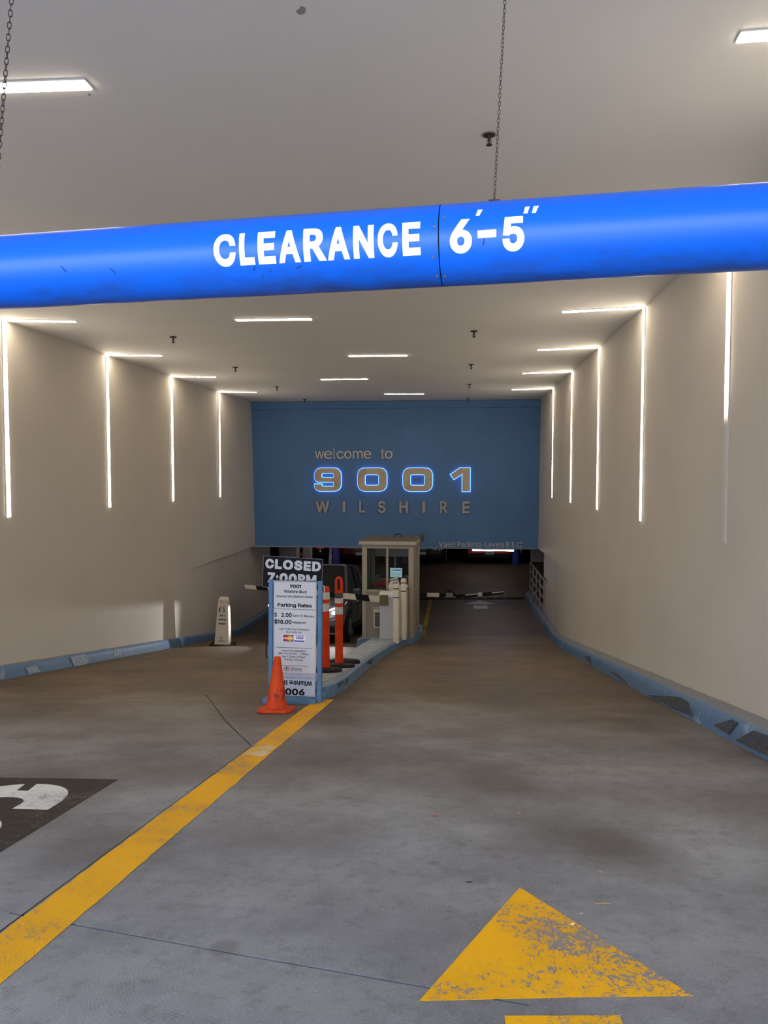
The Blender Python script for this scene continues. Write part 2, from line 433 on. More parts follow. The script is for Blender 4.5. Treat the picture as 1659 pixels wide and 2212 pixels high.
YEL = floor_paint('yellow_line_paint', (.70, .36, .008), .8, .555, .60)
YEL2 = floor_paint('yellow_arrow_paint', (.78, .40, .003), .95, .535, .58)
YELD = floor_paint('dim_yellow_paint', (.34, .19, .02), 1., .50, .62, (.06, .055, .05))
def ribbon(xl, xr, ys, jl=.004):
    L_ = [(xl+random.uniform(-jl, jl), y) for y in ys]; R_ = [(xr+random.uniform(-.012, .012), y) for y in ys[::-1]]
    return L_+R_
def strip_paint(xl, xr, y0, y1, n, name, m, label):
    mb = MB(); ys = [y0+(y1-y0)*i/n for i in range(n+1)]
    L_ = [xl+random.uniform(-.004, .004) for _ in ys]; R_ = [xr+random.uniform(-.003, .003) for _ in ys]
    v = [(x, y, gz(x, y)+.0018) for l, r, y in zip(L_, R_, ys) for x in (l, r)]
    mb.add(v, [(2*i, 2*i+1, 2*i+3, 2*i+2) for i in range(n)])
    o = mb.build(name, m, FLOOR); o['label'] = label; return o
strip_paint(-1.535, -1.335, 1.5, 8.14, 98, 'painted_line', YEL, 'worn yellow lane line running down to the kerb island')
strip_paint(-1.535, -1.335, .9, 1.5, 6, 'painted_line', YEL, 'worn yellow lane line on the level apron')
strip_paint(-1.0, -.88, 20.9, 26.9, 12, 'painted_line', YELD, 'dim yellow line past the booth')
floor_poly([(-.103, 2.089), (.30, 2.145), (.672, 2.187), (.246, 2.955)], 'painted_arrow', YEL2, label='yellow arrowhead with scuffed paint').data
floor_poly([(.132, 2.035), (.442, 2.066), (.445, 1.52), (.14, 1.52)], 'painted_arrow', YEL2, label='yellow arrow shaft')
PATCH = floor_paint('dark_floor_paint', (.026, .022, .021), .45, .50, .62, (.16, .14, .115), .4)
floor_poly([(-5.3, 2.2), (-1.985, 2.2), (-2.022, 3.156), (-2.091, 4.492), (-5.3, 4.44)], 'painted_patch', PATCH, .0012, 'dark painted background of the floor word')
WP = floor_paint('white_floor_paint', (.58, .59, .60), .8, .50, .60, (.12, .11, .10))
def floor_word():
    for ch, x0, x1 in (('P', -4.95, -4.30), ('O', -4.20, -3.62), ('T', -3.55, -2.98), ('S', -2.86, -2.17)):
        me = text_mesh(ch, .03); xs = [v.co.x for v in me.vertices]; ys = [v.co.y for v in me.vertices]
        a, b, c, d = min(xs), max(xs), min(ys), max(ys)
        for v in me.vertices:      # turned half round: it is read by drivers coming up the ramp
            X = x1-(x1-x0)*(v.co.x-a)/(b-a); Y = 4.34-(4.34-2.85)*(v.co.y-c)/(d-c)
            v.co = (X, Y, gz(X, Y)+.0012+.0004*v.co.z/.03+.0006)
        bm = bmesh.new(); bm.from_mesh(me); bmesh.ops.recalc_face_normals(bm, faces=bm.faces)
        bm.normal_update()
        for f_ in bm.faces:
            if f_.normal.z < 0: f_.normal_flip()
        # stencil bridge gaps
        if ch == 'S':
            dele = []
        bm.to_mesh(me); bm.free()
        o = link('painted_letter', me, WP, FLOOR); o['label'] = 'white stencil letter'
floor_word()
# the bridge gap of the stencil
floor_poly([(-2.565, 4.18), (-2.495, 4.18), (-2.54, 4.37), (-2.61, 4.37)], 'painted_patch', PATCH, .0030)
floor_poly([(-1.53, 5.28), (-1.36, 5.22), (-1.345, 5.55), (-1.42, 5.62), (-1.515, 5.52)], 'painted_patch', floor_paint('white_scuff', (.62, .60, .52), 1., .47, .56, (.60, .36, .03)), .0032, 'whitish scuffed patch on the yellow line')
WDIM = mat('dim_white_paint', (.45, .44, .42), .6)
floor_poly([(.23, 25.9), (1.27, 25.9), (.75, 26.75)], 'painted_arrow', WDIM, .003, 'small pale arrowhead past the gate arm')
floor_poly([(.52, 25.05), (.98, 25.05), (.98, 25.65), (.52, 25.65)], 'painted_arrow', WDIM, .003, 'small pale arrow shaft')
b = MB()
n = 12
for i in range(n+1): pass
prof = [(26.85, 0), (26.93, .035), (27.0, .05), (27.07, .035), (27.15, .0)]
vs = [(x, y, gz(x, y)+z-.002) for x in (-5.6, 2.3) for y, z in prof]
b.add(vs, [(i, i+1, 6+i, 5+i) for i in range(4)]+[(0, 5, 9, 4), (4, 3, 2, 1, 0), (5, 6, 7, 8, 9)])
bump = b.build('speed_bump', M_RUB); tag(bump, 'low black speed bump with pale dashes across the lower level lane', 'speed bump')
b = MB()
for x in (-.75, -.42, -.1, .18, .5, .62, .95, 1.3, 1.6):
    b.box((x, 26.955, gz(x, 26.9)+.043), (.09 if x != .5 else .05, .05, .006))
dz = b.build('painted_dashes', WDIM, bump); dz['kind'] = 'stuff'

# walls -------------------------------------------------------------
def surf(name, quads, m, thick, parent=None):
    """flat facets of a wall, given thickness away from the room"""
    mb = MB()
    for q in quads: mb.add(q, [tuple(range(len(q)))])
    me = bpy.data.meshes.new(name); me.from_pydata(mb.v, [], mb.f)
    bm = bmesh.new(); bm.from_mesh(me); bmesh.ops.remove_doubles(bm, verts=bm.verts, dist=1e-4)
    cx = sum(v.co.x for v in bm.verts)/len(bm.verts)
    s = 1 if cx < -2 else -1          # normals towards the room
    for f in bm.faces:
        if f.normal.x*s < 0: f.normal_flip()
    bm.normal_update()
    r = bmesh.ops.extrude_face_region(bm, geom=list(bm.faces))
    for e in r['geom']:
        if isinstance(e, bmesh.types.BMVert): e.co.x -= s*thick
    bmesh.ops.recalc_face_normals(bm, faces=bm.faces)
    bm.to_mesh(me); bm.free()
    o = link(name, me, m, parent)
    if not parent: o['kind'] = 'structure'
    return o
def wq(x0, y0, x1, y1, z1a, z1b, z0a=None, z0b=None):
    if z0a is None: z0a, z0b = gz(x0, y0)-.3, gz(x1, y1)-.3
    return [(x0, y0, z0a), (x1, y1, z0b), (x1, y1, z1b), (x0, y0, z1a)]
XR, XL, H = 2.335, -6.22, 3.6
surf('wall_right', [
    wq(XR, -2, XR, 16.3, H, H), 
    [(XR, 16.3, -.16), (XR-.035, 22.4, -.67), (XR, 22.4, H), (XR, 16.3, H)],
    [(XR, 16.3, -.60), (XR-.035, 22.4, -.67), (XR, 16.3, -.16)],
    wq(XR, 16.3, XR+.09, 18.95, -.60, -.66),
    wq(XR+.285, 19.0, XR+.285, 23.8, -.60, -.60),
], M_WALL, .28)
surf('wall_left', [
    wq(XL, -2, XL, 17.0, H, H),
    [(XL, 17.0, -.28), (-6.04, 22.4, -.67), (-6.12, 22.4, H), (XL, 17.0, H)],
    [(XL, 17.0, -.74), (-6.04, 22.4, -.67), (XL, 17.0, -.28)],
    wq(XL, 17.0, XL-.04, 21.8, -.74, -.72),
    wq(XL-.04, 21.8, -6.13, 24.6, -.72, -.72),
], M_WALL, .28)
b = MB().bb(-6.5, 2.62, -2, 22.45, H, H+.25); o = b.build('ceiling', M_CEIL); o['kind'] = 'structure'
CEILING = o
for sx0, sy0, sr in ((-.72, 3.55, .026), (-2.05, 4.20, .010)):
    rr = random.Random(4); q_ = [(sx0+sr*rr.uniform(.5, 1.3)*math.cos(2*PI*i/9), sy0+sr*1.2*rr.uniform(.5, 1.2)*math.sin(2*PI*i/9), H-.0015) for i in range(9)]
    MB().prism(q_, (0, 0, .001)).build('smudge', mat('grey_smudge', (.22, .21, .21), .8), CEILING)
# blue header wall closing the tunnel above the lower level opening
hd = MB().bb(-6.45, 2.6, 22.4, 22.75, -.685, H+.25).build('wall_back', M_HEAD); hd['kind'] = 'structure'
t = MB().bb(-6.17, 2.33, 22.33, 22.4, 3.385, 3.59).build('trim_1', M_HEAD, bev=.006); t['kind'] = 'structure'
t = MB().bb(-6.05, 2.26, 22.385, 22.42, -.70, -.67).build('trim_2', mat('grey_edge', (.2, .2, .22), .5)); t['kind'] = 'structure'
# lower level
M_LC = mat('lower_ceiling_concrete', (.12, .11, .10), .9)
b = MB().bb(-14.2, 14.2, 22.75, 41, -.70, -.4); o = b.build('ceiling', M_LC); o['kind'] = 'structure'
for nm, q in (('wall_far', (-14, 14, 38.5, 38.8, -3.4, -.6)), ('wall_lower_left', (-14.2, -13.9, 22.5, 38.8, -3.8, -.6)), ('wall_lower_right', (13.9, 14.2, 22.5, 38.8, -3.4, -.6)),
              ('wall_skyblock_left', (-14, -6.75, 22.45, 22.75, -3.8, -.4)), ('wall_skyblock_right', (3.9, 14, 22.45, 22.75, -3.6, -.4)),  # front walls added out of view to keep sky light off the lower level
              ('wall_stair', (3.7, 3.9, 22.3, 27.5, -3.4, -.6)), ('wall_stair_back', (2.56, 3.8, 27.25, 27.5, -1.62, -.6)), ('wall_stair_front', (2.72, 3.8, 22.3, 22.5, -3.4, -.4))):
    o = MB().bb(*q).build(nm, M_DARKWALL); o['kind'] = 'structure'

# kerbs --------------------------------------------------------------
def kerb(name, pts, h, out, m, label, sgn):
    """pts: inner edge (x,y); out: x of the wall behind at each point"""
    mb = MB(); P = []; rnd = random.Random(3 if sgn > 0 else 5)
    # resample
    R_ = []
    for (a, b_), (oa, ob) in zip(zip(pts[:-1], pts[1:]), zip(out[:-1], out[1:])):
        k = max(1, int((b_[1]-a[1])/.22))
        for i in range(k): t_ = i/k; R_.append((a[0]+(b_[0]-a[0])*t_, a[1]+(b_[1]-a[1])*t_, oa+(ob-oa)*t_))
    R_.append((*pts[-1], out[-1]))
    for x, y, o_ in R_:
        g = gz(x, y); w = rnd.uniform(-.010, .010); w2 = rnd.uniform(-.008, .008)
        P.append([(x+w2, y, g-.06), (x+w+sgn*.008, y, g+h*.55), (x+w+sgn*.018, y, g+h-.03+w2), (x+w+sgn*.05, y, g+h+w2*.6), (o_, y, g+h+w*.5), (o_, y, g-.06)])
    n_ = 6; vs = [v for r in P for v in r]
    fs = [(i*n_+k, i*n_+(k+1) % n_, (i+1)*n_+(k+1) % n_, (i+1)*n_+k) for i in range(len(P)-1) for k in range(n_)]
    fs += [tuple(range(n_)), tuple(range((len(P)-1)*n_, len(P)*n_))]
    mb.add(vs, fs); o = mb.build(name, m, smooth=True); return tag(o, label, 'kerb', kind='structure')
KR = kerb('trim_3', [(2.10, -2), (2.10, 15.5), (2.20, 17.6), (2.34, 19.6), (2.44, 21.2), (2.36, 27.2)], .195, [XR+.05, XR+.05, XR+.1, 2.68, 2.68, 2.75], M_KERB, 'blue painted kerb with black scrapes along the right wall', 1)
KL = kerb('trim_4', [(-6.10, -2), (-6.10, 16.5), (-6.12, 20), (-6.08, 21.8), (-5.98, 24.6)], .185, [XL-.05, XL-.05, XL-.08, XL-.1, -6.2], M_KERB, 'blue painted kerb along the left wall', -1)
M_SCR = mat('black_scrape', (.040, .042, .052), .8, noise=(60, 3.5, .5, .75), bump=(80, .6))
M_SCL = mat('pale_scrape', (.34, .42, .50), .7, noise=(30, .6, .45, .6))
for pts in ([(8.65, .02), (8.5, .035), (7.45, .16), (7.2, .15), (7.02, .045), (7.6, .02)], [(6.45, .06), (6.05, .175), (5.93, .17), (6.1, .05)],
            [(5.95, .03), (5.62, .165), (5.2, .185), (5.0, .10), (5.35, .04)], [(12.9, .10), (12.4, .15), (12.2, .02)], [(10.7, .06), (9.6, .02), (9.75, .045), (10.5, .09)]):
    mb = MB(); mb.prism([(2.101+.012*(hh/.19)-.0125, y, gz(2.1, y)+hh) for y, hh in pts], (.010, 0, 0)); mb.build('scrape', M_SCR, KR)
for pts in ([(11.6, .0), (11.5, .16), (11.95, .17), (12.1, .08), (12.0, 0)], [(10.3, .01), (10.25, .11), (10.5, .12), (10.6, .02)], [(13.0, .04), (13.05, .17), (13.25, .16), (13.3, .05)]):
    mb = MB(); mb.prism([(-6.101-.012*(hh/.19)+.0125, y, gz(-6.1, y)+hh) for y, hh in pts], (-.010, 0, 0)); mb.build('scrape', M_SCL, KL)

# traffic island
def island():
    out = [(-1.74, 8.22), (-1.66, 8.12), (-1.47, 8.10), (-1.38, 8.35), (-1.34, 9.0), (-1.35, 10.2), (-1.36, 11.9), (-1.33, 13.2), (-1.30, 14.5), (-1.24, 16.0), (-1.13, 17.6), (-.99, 19.2), (-.95, 20.6), (-1.0, 21.6),
           (-2.25, 21.7), (-2.26, 18.2), (-2.20, 16.55), (-2.12, 16.42), (-1.92, 16.5), (-1.90, 15.6), (-1.86, 13.0), (-1.86, 11.4), (-1.82, 10.1), (-1.78, 8.6)]
    mb = MB(); n_ = len(out); cx = -1.6
    bot = [(x, y, gz(x, y)-.05) for x, y in out]
    def ins(x, y, d): 
        return (x+(d if x < cx else -d), y+(d if y < 8.3 else (-d if y > 21 else 0)))
    l1 = [(x, y, gz(x, y)+.135) for x, y in out]
    l2 = [(*ins(x, y, .03), gz(x, y)+.17) for x, y in out]
    mb.add(bot+l1+l2, [(i, (i+1) % n_, n_+(i+1) % n_, n_+i) for i in range(n_)]+[(n_+i, n_+(i+1) % n_, 2*n_+(i+1) % n_, 2*n_+i) for i in range(n_)]+[tuple(range(2*n_, 3*n_))]+[tuple(range(n_-1, -1, -1))])
    o = mb.build('traffic_island', M_KERB2)
    bm = bmesh.new(); bm.from_mesh(o.data); bmesh.ops.triangulate(bm, faces=[f for f in bm.faces if len(f.verts) > 4]); bm.to_mesh(o.data); bm.free()
    tag(o, 'long narrow raised kerb island painted blue, dividing the two lanes', 'traffic island')
    M_TOP = mat('worn_island_top', (.25, .29, .33), .42, noise=(4, .72, .42, .66), bump=(25, .3))
    tp = MB(); q = [(*ins(x, y, .075), gz(x, y)+.1715) for x, y in out]
    tp.add(q, [tuple(range(n_))]); t_ = tp.build('top_surface', M_TOP, o)
    bm = bmesh.new(); bm.from_mesh(t_.data); bmesh.ops.triangulate(bm, faces=list(bm.faces)); bm.normal_update()
    for f in bm.faces:
        if f.normal.z < 0: f.normal_flip()
    bm.to_mesh(t_.data); bm.free()
    t_['label'] = 'grey worn top of the island'
    for pts in ([(9.25, .16), (9.05, .165), (9.0, .07), (9.15, .05)], [(8.85, .165), (8.62, .165), (8.6, .09), (8.75, .10)], [(12.2, .10), (11.7, .15), (11.3, .14), (11.9, .05)]):
        mb = MB(); mb.prism([(-1.342 if y < 9.5 else -1.353, y, gz(-1.34, y)+min(hh, .13)) for y, hh in pts], (.012, 0, 0)); mb.build('scrape', mat('brown_scrape', (.045, .04, .038), .8, noise=(40, 2.5, .45, .7)), o)
    # level plinth under the booth
    p = MB().prism([(-2.22, 17.42, gz(-2, 18.9)-.1), (-1.0, 17.36, gz(-2, 18.9)-.1), (-.93, 18.9, gz(-2, 18.9)-.1), (-2.2, 19.0, gz(-2, 18.9)-.1)], (0, 0, -2.285-(gz(-2, 18.9)-.1)))
    p.build('plinth', M_KERB2, o)
    return o
ISL = island()

# ================================================================= LIGHTS OF THE GARAGE
def strip_box(p0, p1, w, nrm, name, m, parent, proud=.014, thick=.03):  # raised off the surface so its glowing sides light the wall around it
    """a diffuser bar standing proud to spill glow beside it, from p0 to p1, width w, facing nrm"""
    p0, p1, nrm = Vector(p0), Vector(p1), Vector(nrm); d = (p1-p0).normalized(); s = nrm.cross(d).normalized()*w/2
    q = [p0-s, p1-s, p1+s, p0+s]
    return MB().prism([v+nrm*proud for v in q], -nrm*thick).build(name, m, parent)
def frame_of(p0, p1, w, nrm, parent):
    p0, p1, nrm = Vector(p0), Vector(p1), Vector(nrm); d = (p1-p0).normalized(); s = nrm.cross(d).normalized(); b = MB(); f = .008
    for a, c in ((p0-s*(w/2+f/2), p1-s*(w/2+f/2)), (p0+s*(w/2+f/2), p1+s*(w/2+f/2))):
        q = [a-s*f/2, c-s*f/2, c+s*f/2, a+s*f/2]; b.prism([v+nrm*.008 for v in q], -nrm*.02)
    for e, sg in ((p0, -1), (p1, 1)):
        q = [e-s*(w/2+f), e+s*(w/2+f), e+s*(w/2+f)+d*sg*f, e-s*(w/2+f)+d*sg*f]; b.prism([v+nrm*.008 for v in q], -nrm*.02)
    return b.build('frame', M_FRAME, parent)
SW = .082
LAB = {(3.9, 1): 'ceiling end of a light strip at the top right corner of the photo', (7.0, 1): 'light strip on the right wall lit only in its upper half',
       (10.1, 1): 'L-shaped light strip on the right wall, next inward from the half-unlit one', (13.2, 1): 'L-shaped light strip on the right wall, second inward from the half-unlit one',
       (16.28, 1): 'L-shaped light strip on the right wall, last but one before the blue wall', (19.45, 1): 'L-shaped light strip on the right wall, last before the blue wall',
       (3.9, -1): 'L-shaped light strip on the left wall, right at the entrance', (7.0, -1): 'L-shaped light strip on the left wall above the clearance bar end',
       (10.1, -1): 'L-shaped light strip on the left wall at the left edge of the photo', (13.2, -1): 'L-shaped light strip on the left wall, second from the left edge of the photo',
       (16.28, -1): 'L-shaped light strip on the left wall, last but one before the blue wall', (19.45, -1): 'L-shaped light strip on the left wall, last before the blue wall'}
def fade_strip():
    m = bpy.data.materials.new('fading_diffuser'); m.use_nodes = True; nt = m.node_tree; b = nt.nodes['Principled BSDF']
    g = nd(nt, 'ShaderNodeNewGeometry'); sp = nd(nt, 'ShaderNodeSeparateXYZ'); nt.links.new(g.outputs['Position'], sp.inputs[0])
    e = mth(nt, 'MULTIPLY', mth(nt, 'POWER', rng(nt, sp.outputs[2], 1.9, 2.35), 2.2), STRIP); b.inputs['Base Color'].default_value = (.5, .48, .44, 1)
    b.inputs['Emission Color'].default_value = (1, .86, .66, 1); nt.links.new(e, b.inputs['Emission Strength']); return m
M_FADE = fade_strip()
for y in (3.9, 7.0, 10.1, 13.2, 16.28, 19.45):
    for side in (1, -1):
        X = XR if side > 0 else XL+(.055 if y > 19 else 0)
        t = thing('strip_light', LAB[(y, side)], 'light', (X, y, .89), group='strip lights up the %s wall' % ('right' if side > 0 else 'left'))
        zb = .89-.89; zt = H-.89-.006; nx = (-side, 0, 0); fx = -side*.0
        m = M_STRIP
        if y == 7.0 and side > 0:
            o = strip_box((0, 0, zb), (0, 0, zt), SW, nx, 'wall_diffuser', M_FADE, t); o['label'] = 'wall diffuser lit only in its upper half'
        else: strip_box((0, 0, zb), (0, 0, zt), SW, nx, 'wall_diffuser', m, t)
        frame_of((0, 0, zb), (0, 0, zt-.01), SW, nx, t)
        xi = -side*1.0; dy = .18 if y > 5 else .05
        strip_box((-side*.006, 0, H-.89), (xi+(0 if side > 0 else -.06), dy, H-.89), SW, (0, 0, -1), 'ceiling_diffuser', m, t)
        frame_of((-side*.02, 0, H-.89), (xi+(0 if side > 0 else -.06), dy, H-.89), SW, (0, 0, -1), t)
for x, y, lab in ((-2.52, 4.06, 'nearest the entrance'), (-1.43, 7.2, 'hidden behind the clearance bar'), (-2.52, 10.4, 'first past the clearance bar'), (-1.44, 13.76, 'second past the clearance bar'),
                  (-2.55, 17.1, 'third past the clearance bar'), (-1.44, 20.43, 'closest to the blue wall')):
    t = thing('ceiling_light', 'straight warm white light strip in the middle of the ceiling, ' + lab, 'light', (x, y, H), group='middle ceiling strips')
    strip_box((-.52, -.01, 0), (.52, .02, 0), SW*1.1, (0, 0, -1), 'diffuser', M_STRIP, t); frame_of((-.52, -.01, 0), (.52, .02, 0), SW*1.1, (0, 0, -1), t)

# sprinklers
def sprinkler():
    t = thing('sprinkler', 'dark pendant sprinkler head', 'sprinkler')
    MB().lathe([(.0, 0), (.05, 0), (.055, -.006), (.05, -.012), (.035, -.014), (.0, -.014)]).build('escutcheon', M_DARKMETAL, t)
    MB().lathe([(.0, -.01), (.014, -.01), (.014, -.05), (.008, -.055), (.008, -.085), (0, -.085)]).build('stem', M_DARKMETAL, t)
    b = MB().lathe([(.0, -.088), (.026, -.088), (.028, -.092), (0, -.094)])
    b.tube([(.012, 0, -.05), (.022, 0, -.065), (.008, 0, -.088)], .003, 5); b.tube([(-.012, 0, -.05), (-.022, 0, -.065), (-.008, 0, -.088)], .003, 5)
    b.build('deflector', M_DARKMETAL, t)
    return t
sp0 = sprinkler(); first = True
for x, y, lab in ((-4.39, 11.6, 'over the exit lane, nearest of its row'), (-4.41, 15.0, 'over the exit lane, second of its row'), (-4.40, 18.45, 'over the exit lane, third of its row'), (-4.35, 21.6, 'over the exit lane, next to the blue wall'),
                  (.22, 11.55, 'over the entry lane, nearest past the clearance bar'), (.237, 15.05, 'over the entry lane, second past the clearance bar'), (.249, 18.4, 'over the entry lane, third past the clearance bar'), (.26, 21.9, 'over the entry lane, next to the blue wall')):
    s = sp0 if first else copy_tree(sp0); first = False
    s.location = (x, y, H); s['label'] = 'dark pendant sprinkler head ' + lab; s['group'] = 'ceiling sprinklers'
s = copy_tree(sp0); s.location = (.18, 4.92, H); s.scale = (.72, .72, .72); s['label'] = 'rusty pendant sprinkler head in a patched ceiling hole beside the chain'; s['group'] = 'ceiling sprinklers'
MB().lathe([(0, -.001), (.07, -.001), (.073, -.003), (0, -.004)], n=32).build('patch_ring', mat('ring_patch', (.42, .40, .34), .7), s)
MB().lathe([(0, -.004), (.038, -.004), (.04, -.010), (.03, -.011), (.0, -.0115)], n=24).build('hole_rim', mat('rusty_rim', (.07, .045, .035), .6, .3), s)

# ================================================================= CLEARANCE BAR
def bar_material():
    m = bpy.data.materials.new('blue_bar_paint'); m.use_nodes = True; nt = m.node_tree; L = nt.links; b = nt.nodes['Principled BSDF']
    tc = nd(nt, 'ShaderNodeTexCoord'); sp = nd(nt, 'ShaderNodeSeparateXYZ'); L.new(tc.outputs['Object'], sp.inputs[0])
    n = noi(nt, tc.outputs['Object'], 9, 8, .7, (.6, 1, 1.6)); n2 = noi(nt, tc.outputs['Object'], 40, 4, .6)
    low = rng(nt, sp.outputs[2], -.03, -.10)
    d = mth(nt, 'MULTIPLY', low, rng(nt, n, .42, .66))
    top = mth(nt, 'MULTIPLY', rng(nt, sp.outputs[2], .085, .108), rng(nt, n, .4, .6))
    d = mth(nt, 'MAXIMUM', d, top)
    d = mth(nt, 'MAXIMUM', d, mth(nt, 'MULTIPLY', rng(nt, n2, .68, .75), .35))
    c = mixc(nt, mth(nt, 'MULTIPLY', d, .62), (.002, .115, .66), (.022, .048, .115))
    L.new(c, b.inputs['Base Color']); b.inputs['Roughness'].default_value = .33; b.inputs['Specular IOR Level'].default_value = .35
    bp = nd(nt, 'ShaderNodeBump'); bp.inputs['Strength'].default_value = .06; bp.inputs['Distance'].default_value = .01
    L.new(n, bp.inputs['Height']); L.new(bp.outputs[0], b.inputs['Normal']); return m
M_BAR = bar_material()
R0 = .1095
BAR = thing('clearance_bar', 'blue tubular clearance bar hung on chains, reading CLEARANCE 6 feet 5 inches', 'clearance bar', (-.048, 2.2, 2.137), (0, -.0095, -.075))
def tube_part(x0, x1, name):
    b = MB(); nn = 64; k = 40; ri = R0-.006
    xs = [x0+(x1-x0)*i/k for i in range(k+1)]
    vs = [(x, r*math.cos(2*PI*j/nn), r*math.sin(2*PI*j/nn)) for r in (R0, ri) for x in xs for j in range(nn)]
    o_ = (k+1)*nn
    fs = [(i*nn+j, i*nn+(j+1) % nn, (i+1)*nn+(j+1) % nn, (i+1)*nn+j) for i in range(k) for j in range(nn)]
    fs += [(o_+i*nn+j, o_+(i+1)*nn+j, o_+(i+1)*nn+(j+1) % nn, o_+i*nn+(j+1) % nn) for i in range(k) for j in range(nn)]
    fs += [(j, o_+j, o_+(j+1) % nn, (j+1) % nn) for j in range(nn)]+[(k*nn+j, k*nn+(j+1) % nn, o_+k*nn+(j+1) % nn, o_+k*nn+j) for j in range(nn)]
    b.add(vs, fs); o = b.build(name, M_BAR, BAR, smooth=True); o.data.set_sharp_from_angle(angle=.6); return o
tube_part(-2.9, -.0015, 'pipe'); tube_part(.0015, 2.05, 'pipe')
MB().lathe([(R0-.006, -.05), (R0-.006, .05), (R0-.012, .05), (R0-.012, -.05)], n=48)
b = MB(); nn = 48
vs = [(x, r*math.cos(2*PI*j/nn), r*math.sin(2*PI*j/nn)) for r in (R0-.0065, R0-.012) for x in (-.05, .05) for j in range(nn)]
fs = [(j, (j+1) % nn, nn+(j+1) % nn, nn+j) for j in range(nn)]+[(2*nn+j, 3*nn+j, 3*nn+(j+1) % nn, 2*nn+(j+1) % nn) for j in range(nn)]
b.add(vs, fs); b.build('coupling', M_BLACK, BAR)
M_BARTXT = mat('white_vinyl', (.80, .86, .92), .4, noise=(55, .55, .66, .74))
def bar_text(body, x0, x1, z0, z1, bold=.035, slant=0.):
    o = lettering(body, x0, x1, z0, z1, 0, M_BARTXT, BAR, bold=bold, depth=.0008, wrap=R0+.0006, slant=slant); return o
bt = [('C', -.622, -.558), ('L', -.548, -.505), ('E', -.495, -.445), ('A', -.437, -.375), ('R', -.366, -.302), ('A', -.300, -.238), ('N', -.228, -.172), ('C', -.161, -.107), ('E', -.095, -.047)]
for ch, x0, x1 in bt: 
    dz_ = 0.0
    bar_text(ch, x0*1.018-.001, x1*1.018-.001, -.049, .0385)
bar_text('6', .030, .089, -.050, .0375); bar_text('5', .169, .226, -.052, .0355)
def bar_quad(q):
    me_pts = []
    for i in range(len(q)):
        me_pts.append(q[i])
    b_ = MB(); b_.add([(x, -math.sqrt((R0+.0012)**2-z*z), z) for x, z in q], [tuple(range(len(q)))]); b_.build('lettering', M_BARTXT, BAR)
bar_quad([(.104, -.0165), (.104, .0035), (.153, .0035), (.153, -.0165)])
bar_quad([(.098, .044), (.104, .064), (.117, .064), (.108, .044)])
bar_quad([(.223, .042), (.228, .063), (.240, .0635), (.234, .042)])
bar_quad([(.245, .042), (.250, .0635), (.264, .064), (.255, .042)])
for x, a in ((-.012, 20), (-.022, 75), (.014, -10), (-.012, 118), (.012, 112)):
    an = math.radians(a-20); y_, z_ = -math.cos(math.radians(a)*.55-.65+.35), 0
for x, z in ((.014, .045), (-.010, .020), (-.016, -.055), (-.010, -.096), (.012, -.097), (-.012, .098)):
    y_ = -math.sqrt(R0*R0-z*z); nrm = Vector((0, y_, z)).normalized(); p = Vector((x, y_, z))
    MB().cone(p-nrm*.002, p+nrm*.003, .0042, .0032, 12).build('screw', mat('screw_steel', (.22, .2, .2), .4, .7), BAR)
for (x, z, l, a) in ((-.52, -.055, .018, 1.2), (-.475, -.062, .015, 1.3), (-.50, -.075, .012, .9), (-.39, -.06, .02, .4), (.12, -.025, .018, 1.4), (-.95, -.04, .03, -.7), (-1.1, -.03, .025, -.8)):
    y_ = -math.sqrt((R0+.0006)**2-z*z)
    p = Vector((x, y_-.0005, z)); d = Vector((math.cos(a)*l/2, 0, math.sin(a)*l/2))
    MB().tube([p-d, p+d], .0012, 5).build('scratch', mat('scratch_dark', (.01, .03, .10), .7), BAR)

# chains
def make_link():
    pts = []; L_, w = .0185, .0075
    for k in range(9): t_ = -PI/2+PI*k/8; pts.append((w*math.cos(t_)*1.0 if False else w*math.sin(PI*k/8-PI/2), 0, L_/2-w*0+w*math.cos(PI*k/8-PI/2)-w*.6))
    for k in range(9): pts.append((w*math.sin(PI/2-PI*k/8), 0, -(L_/2+w*math.cos(PI/2-PI*k/8)-w*.6)))
    me = MB().tube(pts, .0022, 6, closed=True)
    o = me.build('link', mat('chain_steel', (.075, .055, .055), .45, .6), None, smooth=True); d = o.data; bpy.data.objects.remove(o); return d
LINK = make_link()
def chain(base, top, label, pitch, scl):
    base, top = Vector(base), Vector(top); n_ = int((top-base).length/pitch)
    t_ = thing('chain', label, 'chain', base, group='chains holding the clearance bar')
    d = (top-base); q = d.to_track_quat('Z', 'Y')
    MB().box((0, 0, .002), (.03, .016, .006)).build('eye_plate', M_DARKMETAL, t_)
    for i in range(n_):
        o = bpy.data.objects.new('link', LINK); C.objects.link(o); o.parent = t_; o.scale = scl
        p = d*((i+.6)/n_); o.location = p; o.rotation_mode = 'QUATERNION'
        from mathutils import Quaternion
        o.rotation_quaternion = q @ Quaternion((0, 0, 1), (PI/2 if i % 2 else 0)+.35+.25*math.sin(i*.21))
    return t_
chain((.095, 2.19, 2.2505), (.158, 2.19, 3.6), 'dark steel chain above the numeral 6 of the clearance bar', .0112, (.42, .42, .52))
chain((-1.446, 2.30, 2.238), (-1.29, 2.30, 3.6), 'dark steel chain at the far left end of the clearance bar', .0178, (.68, .68, .86))

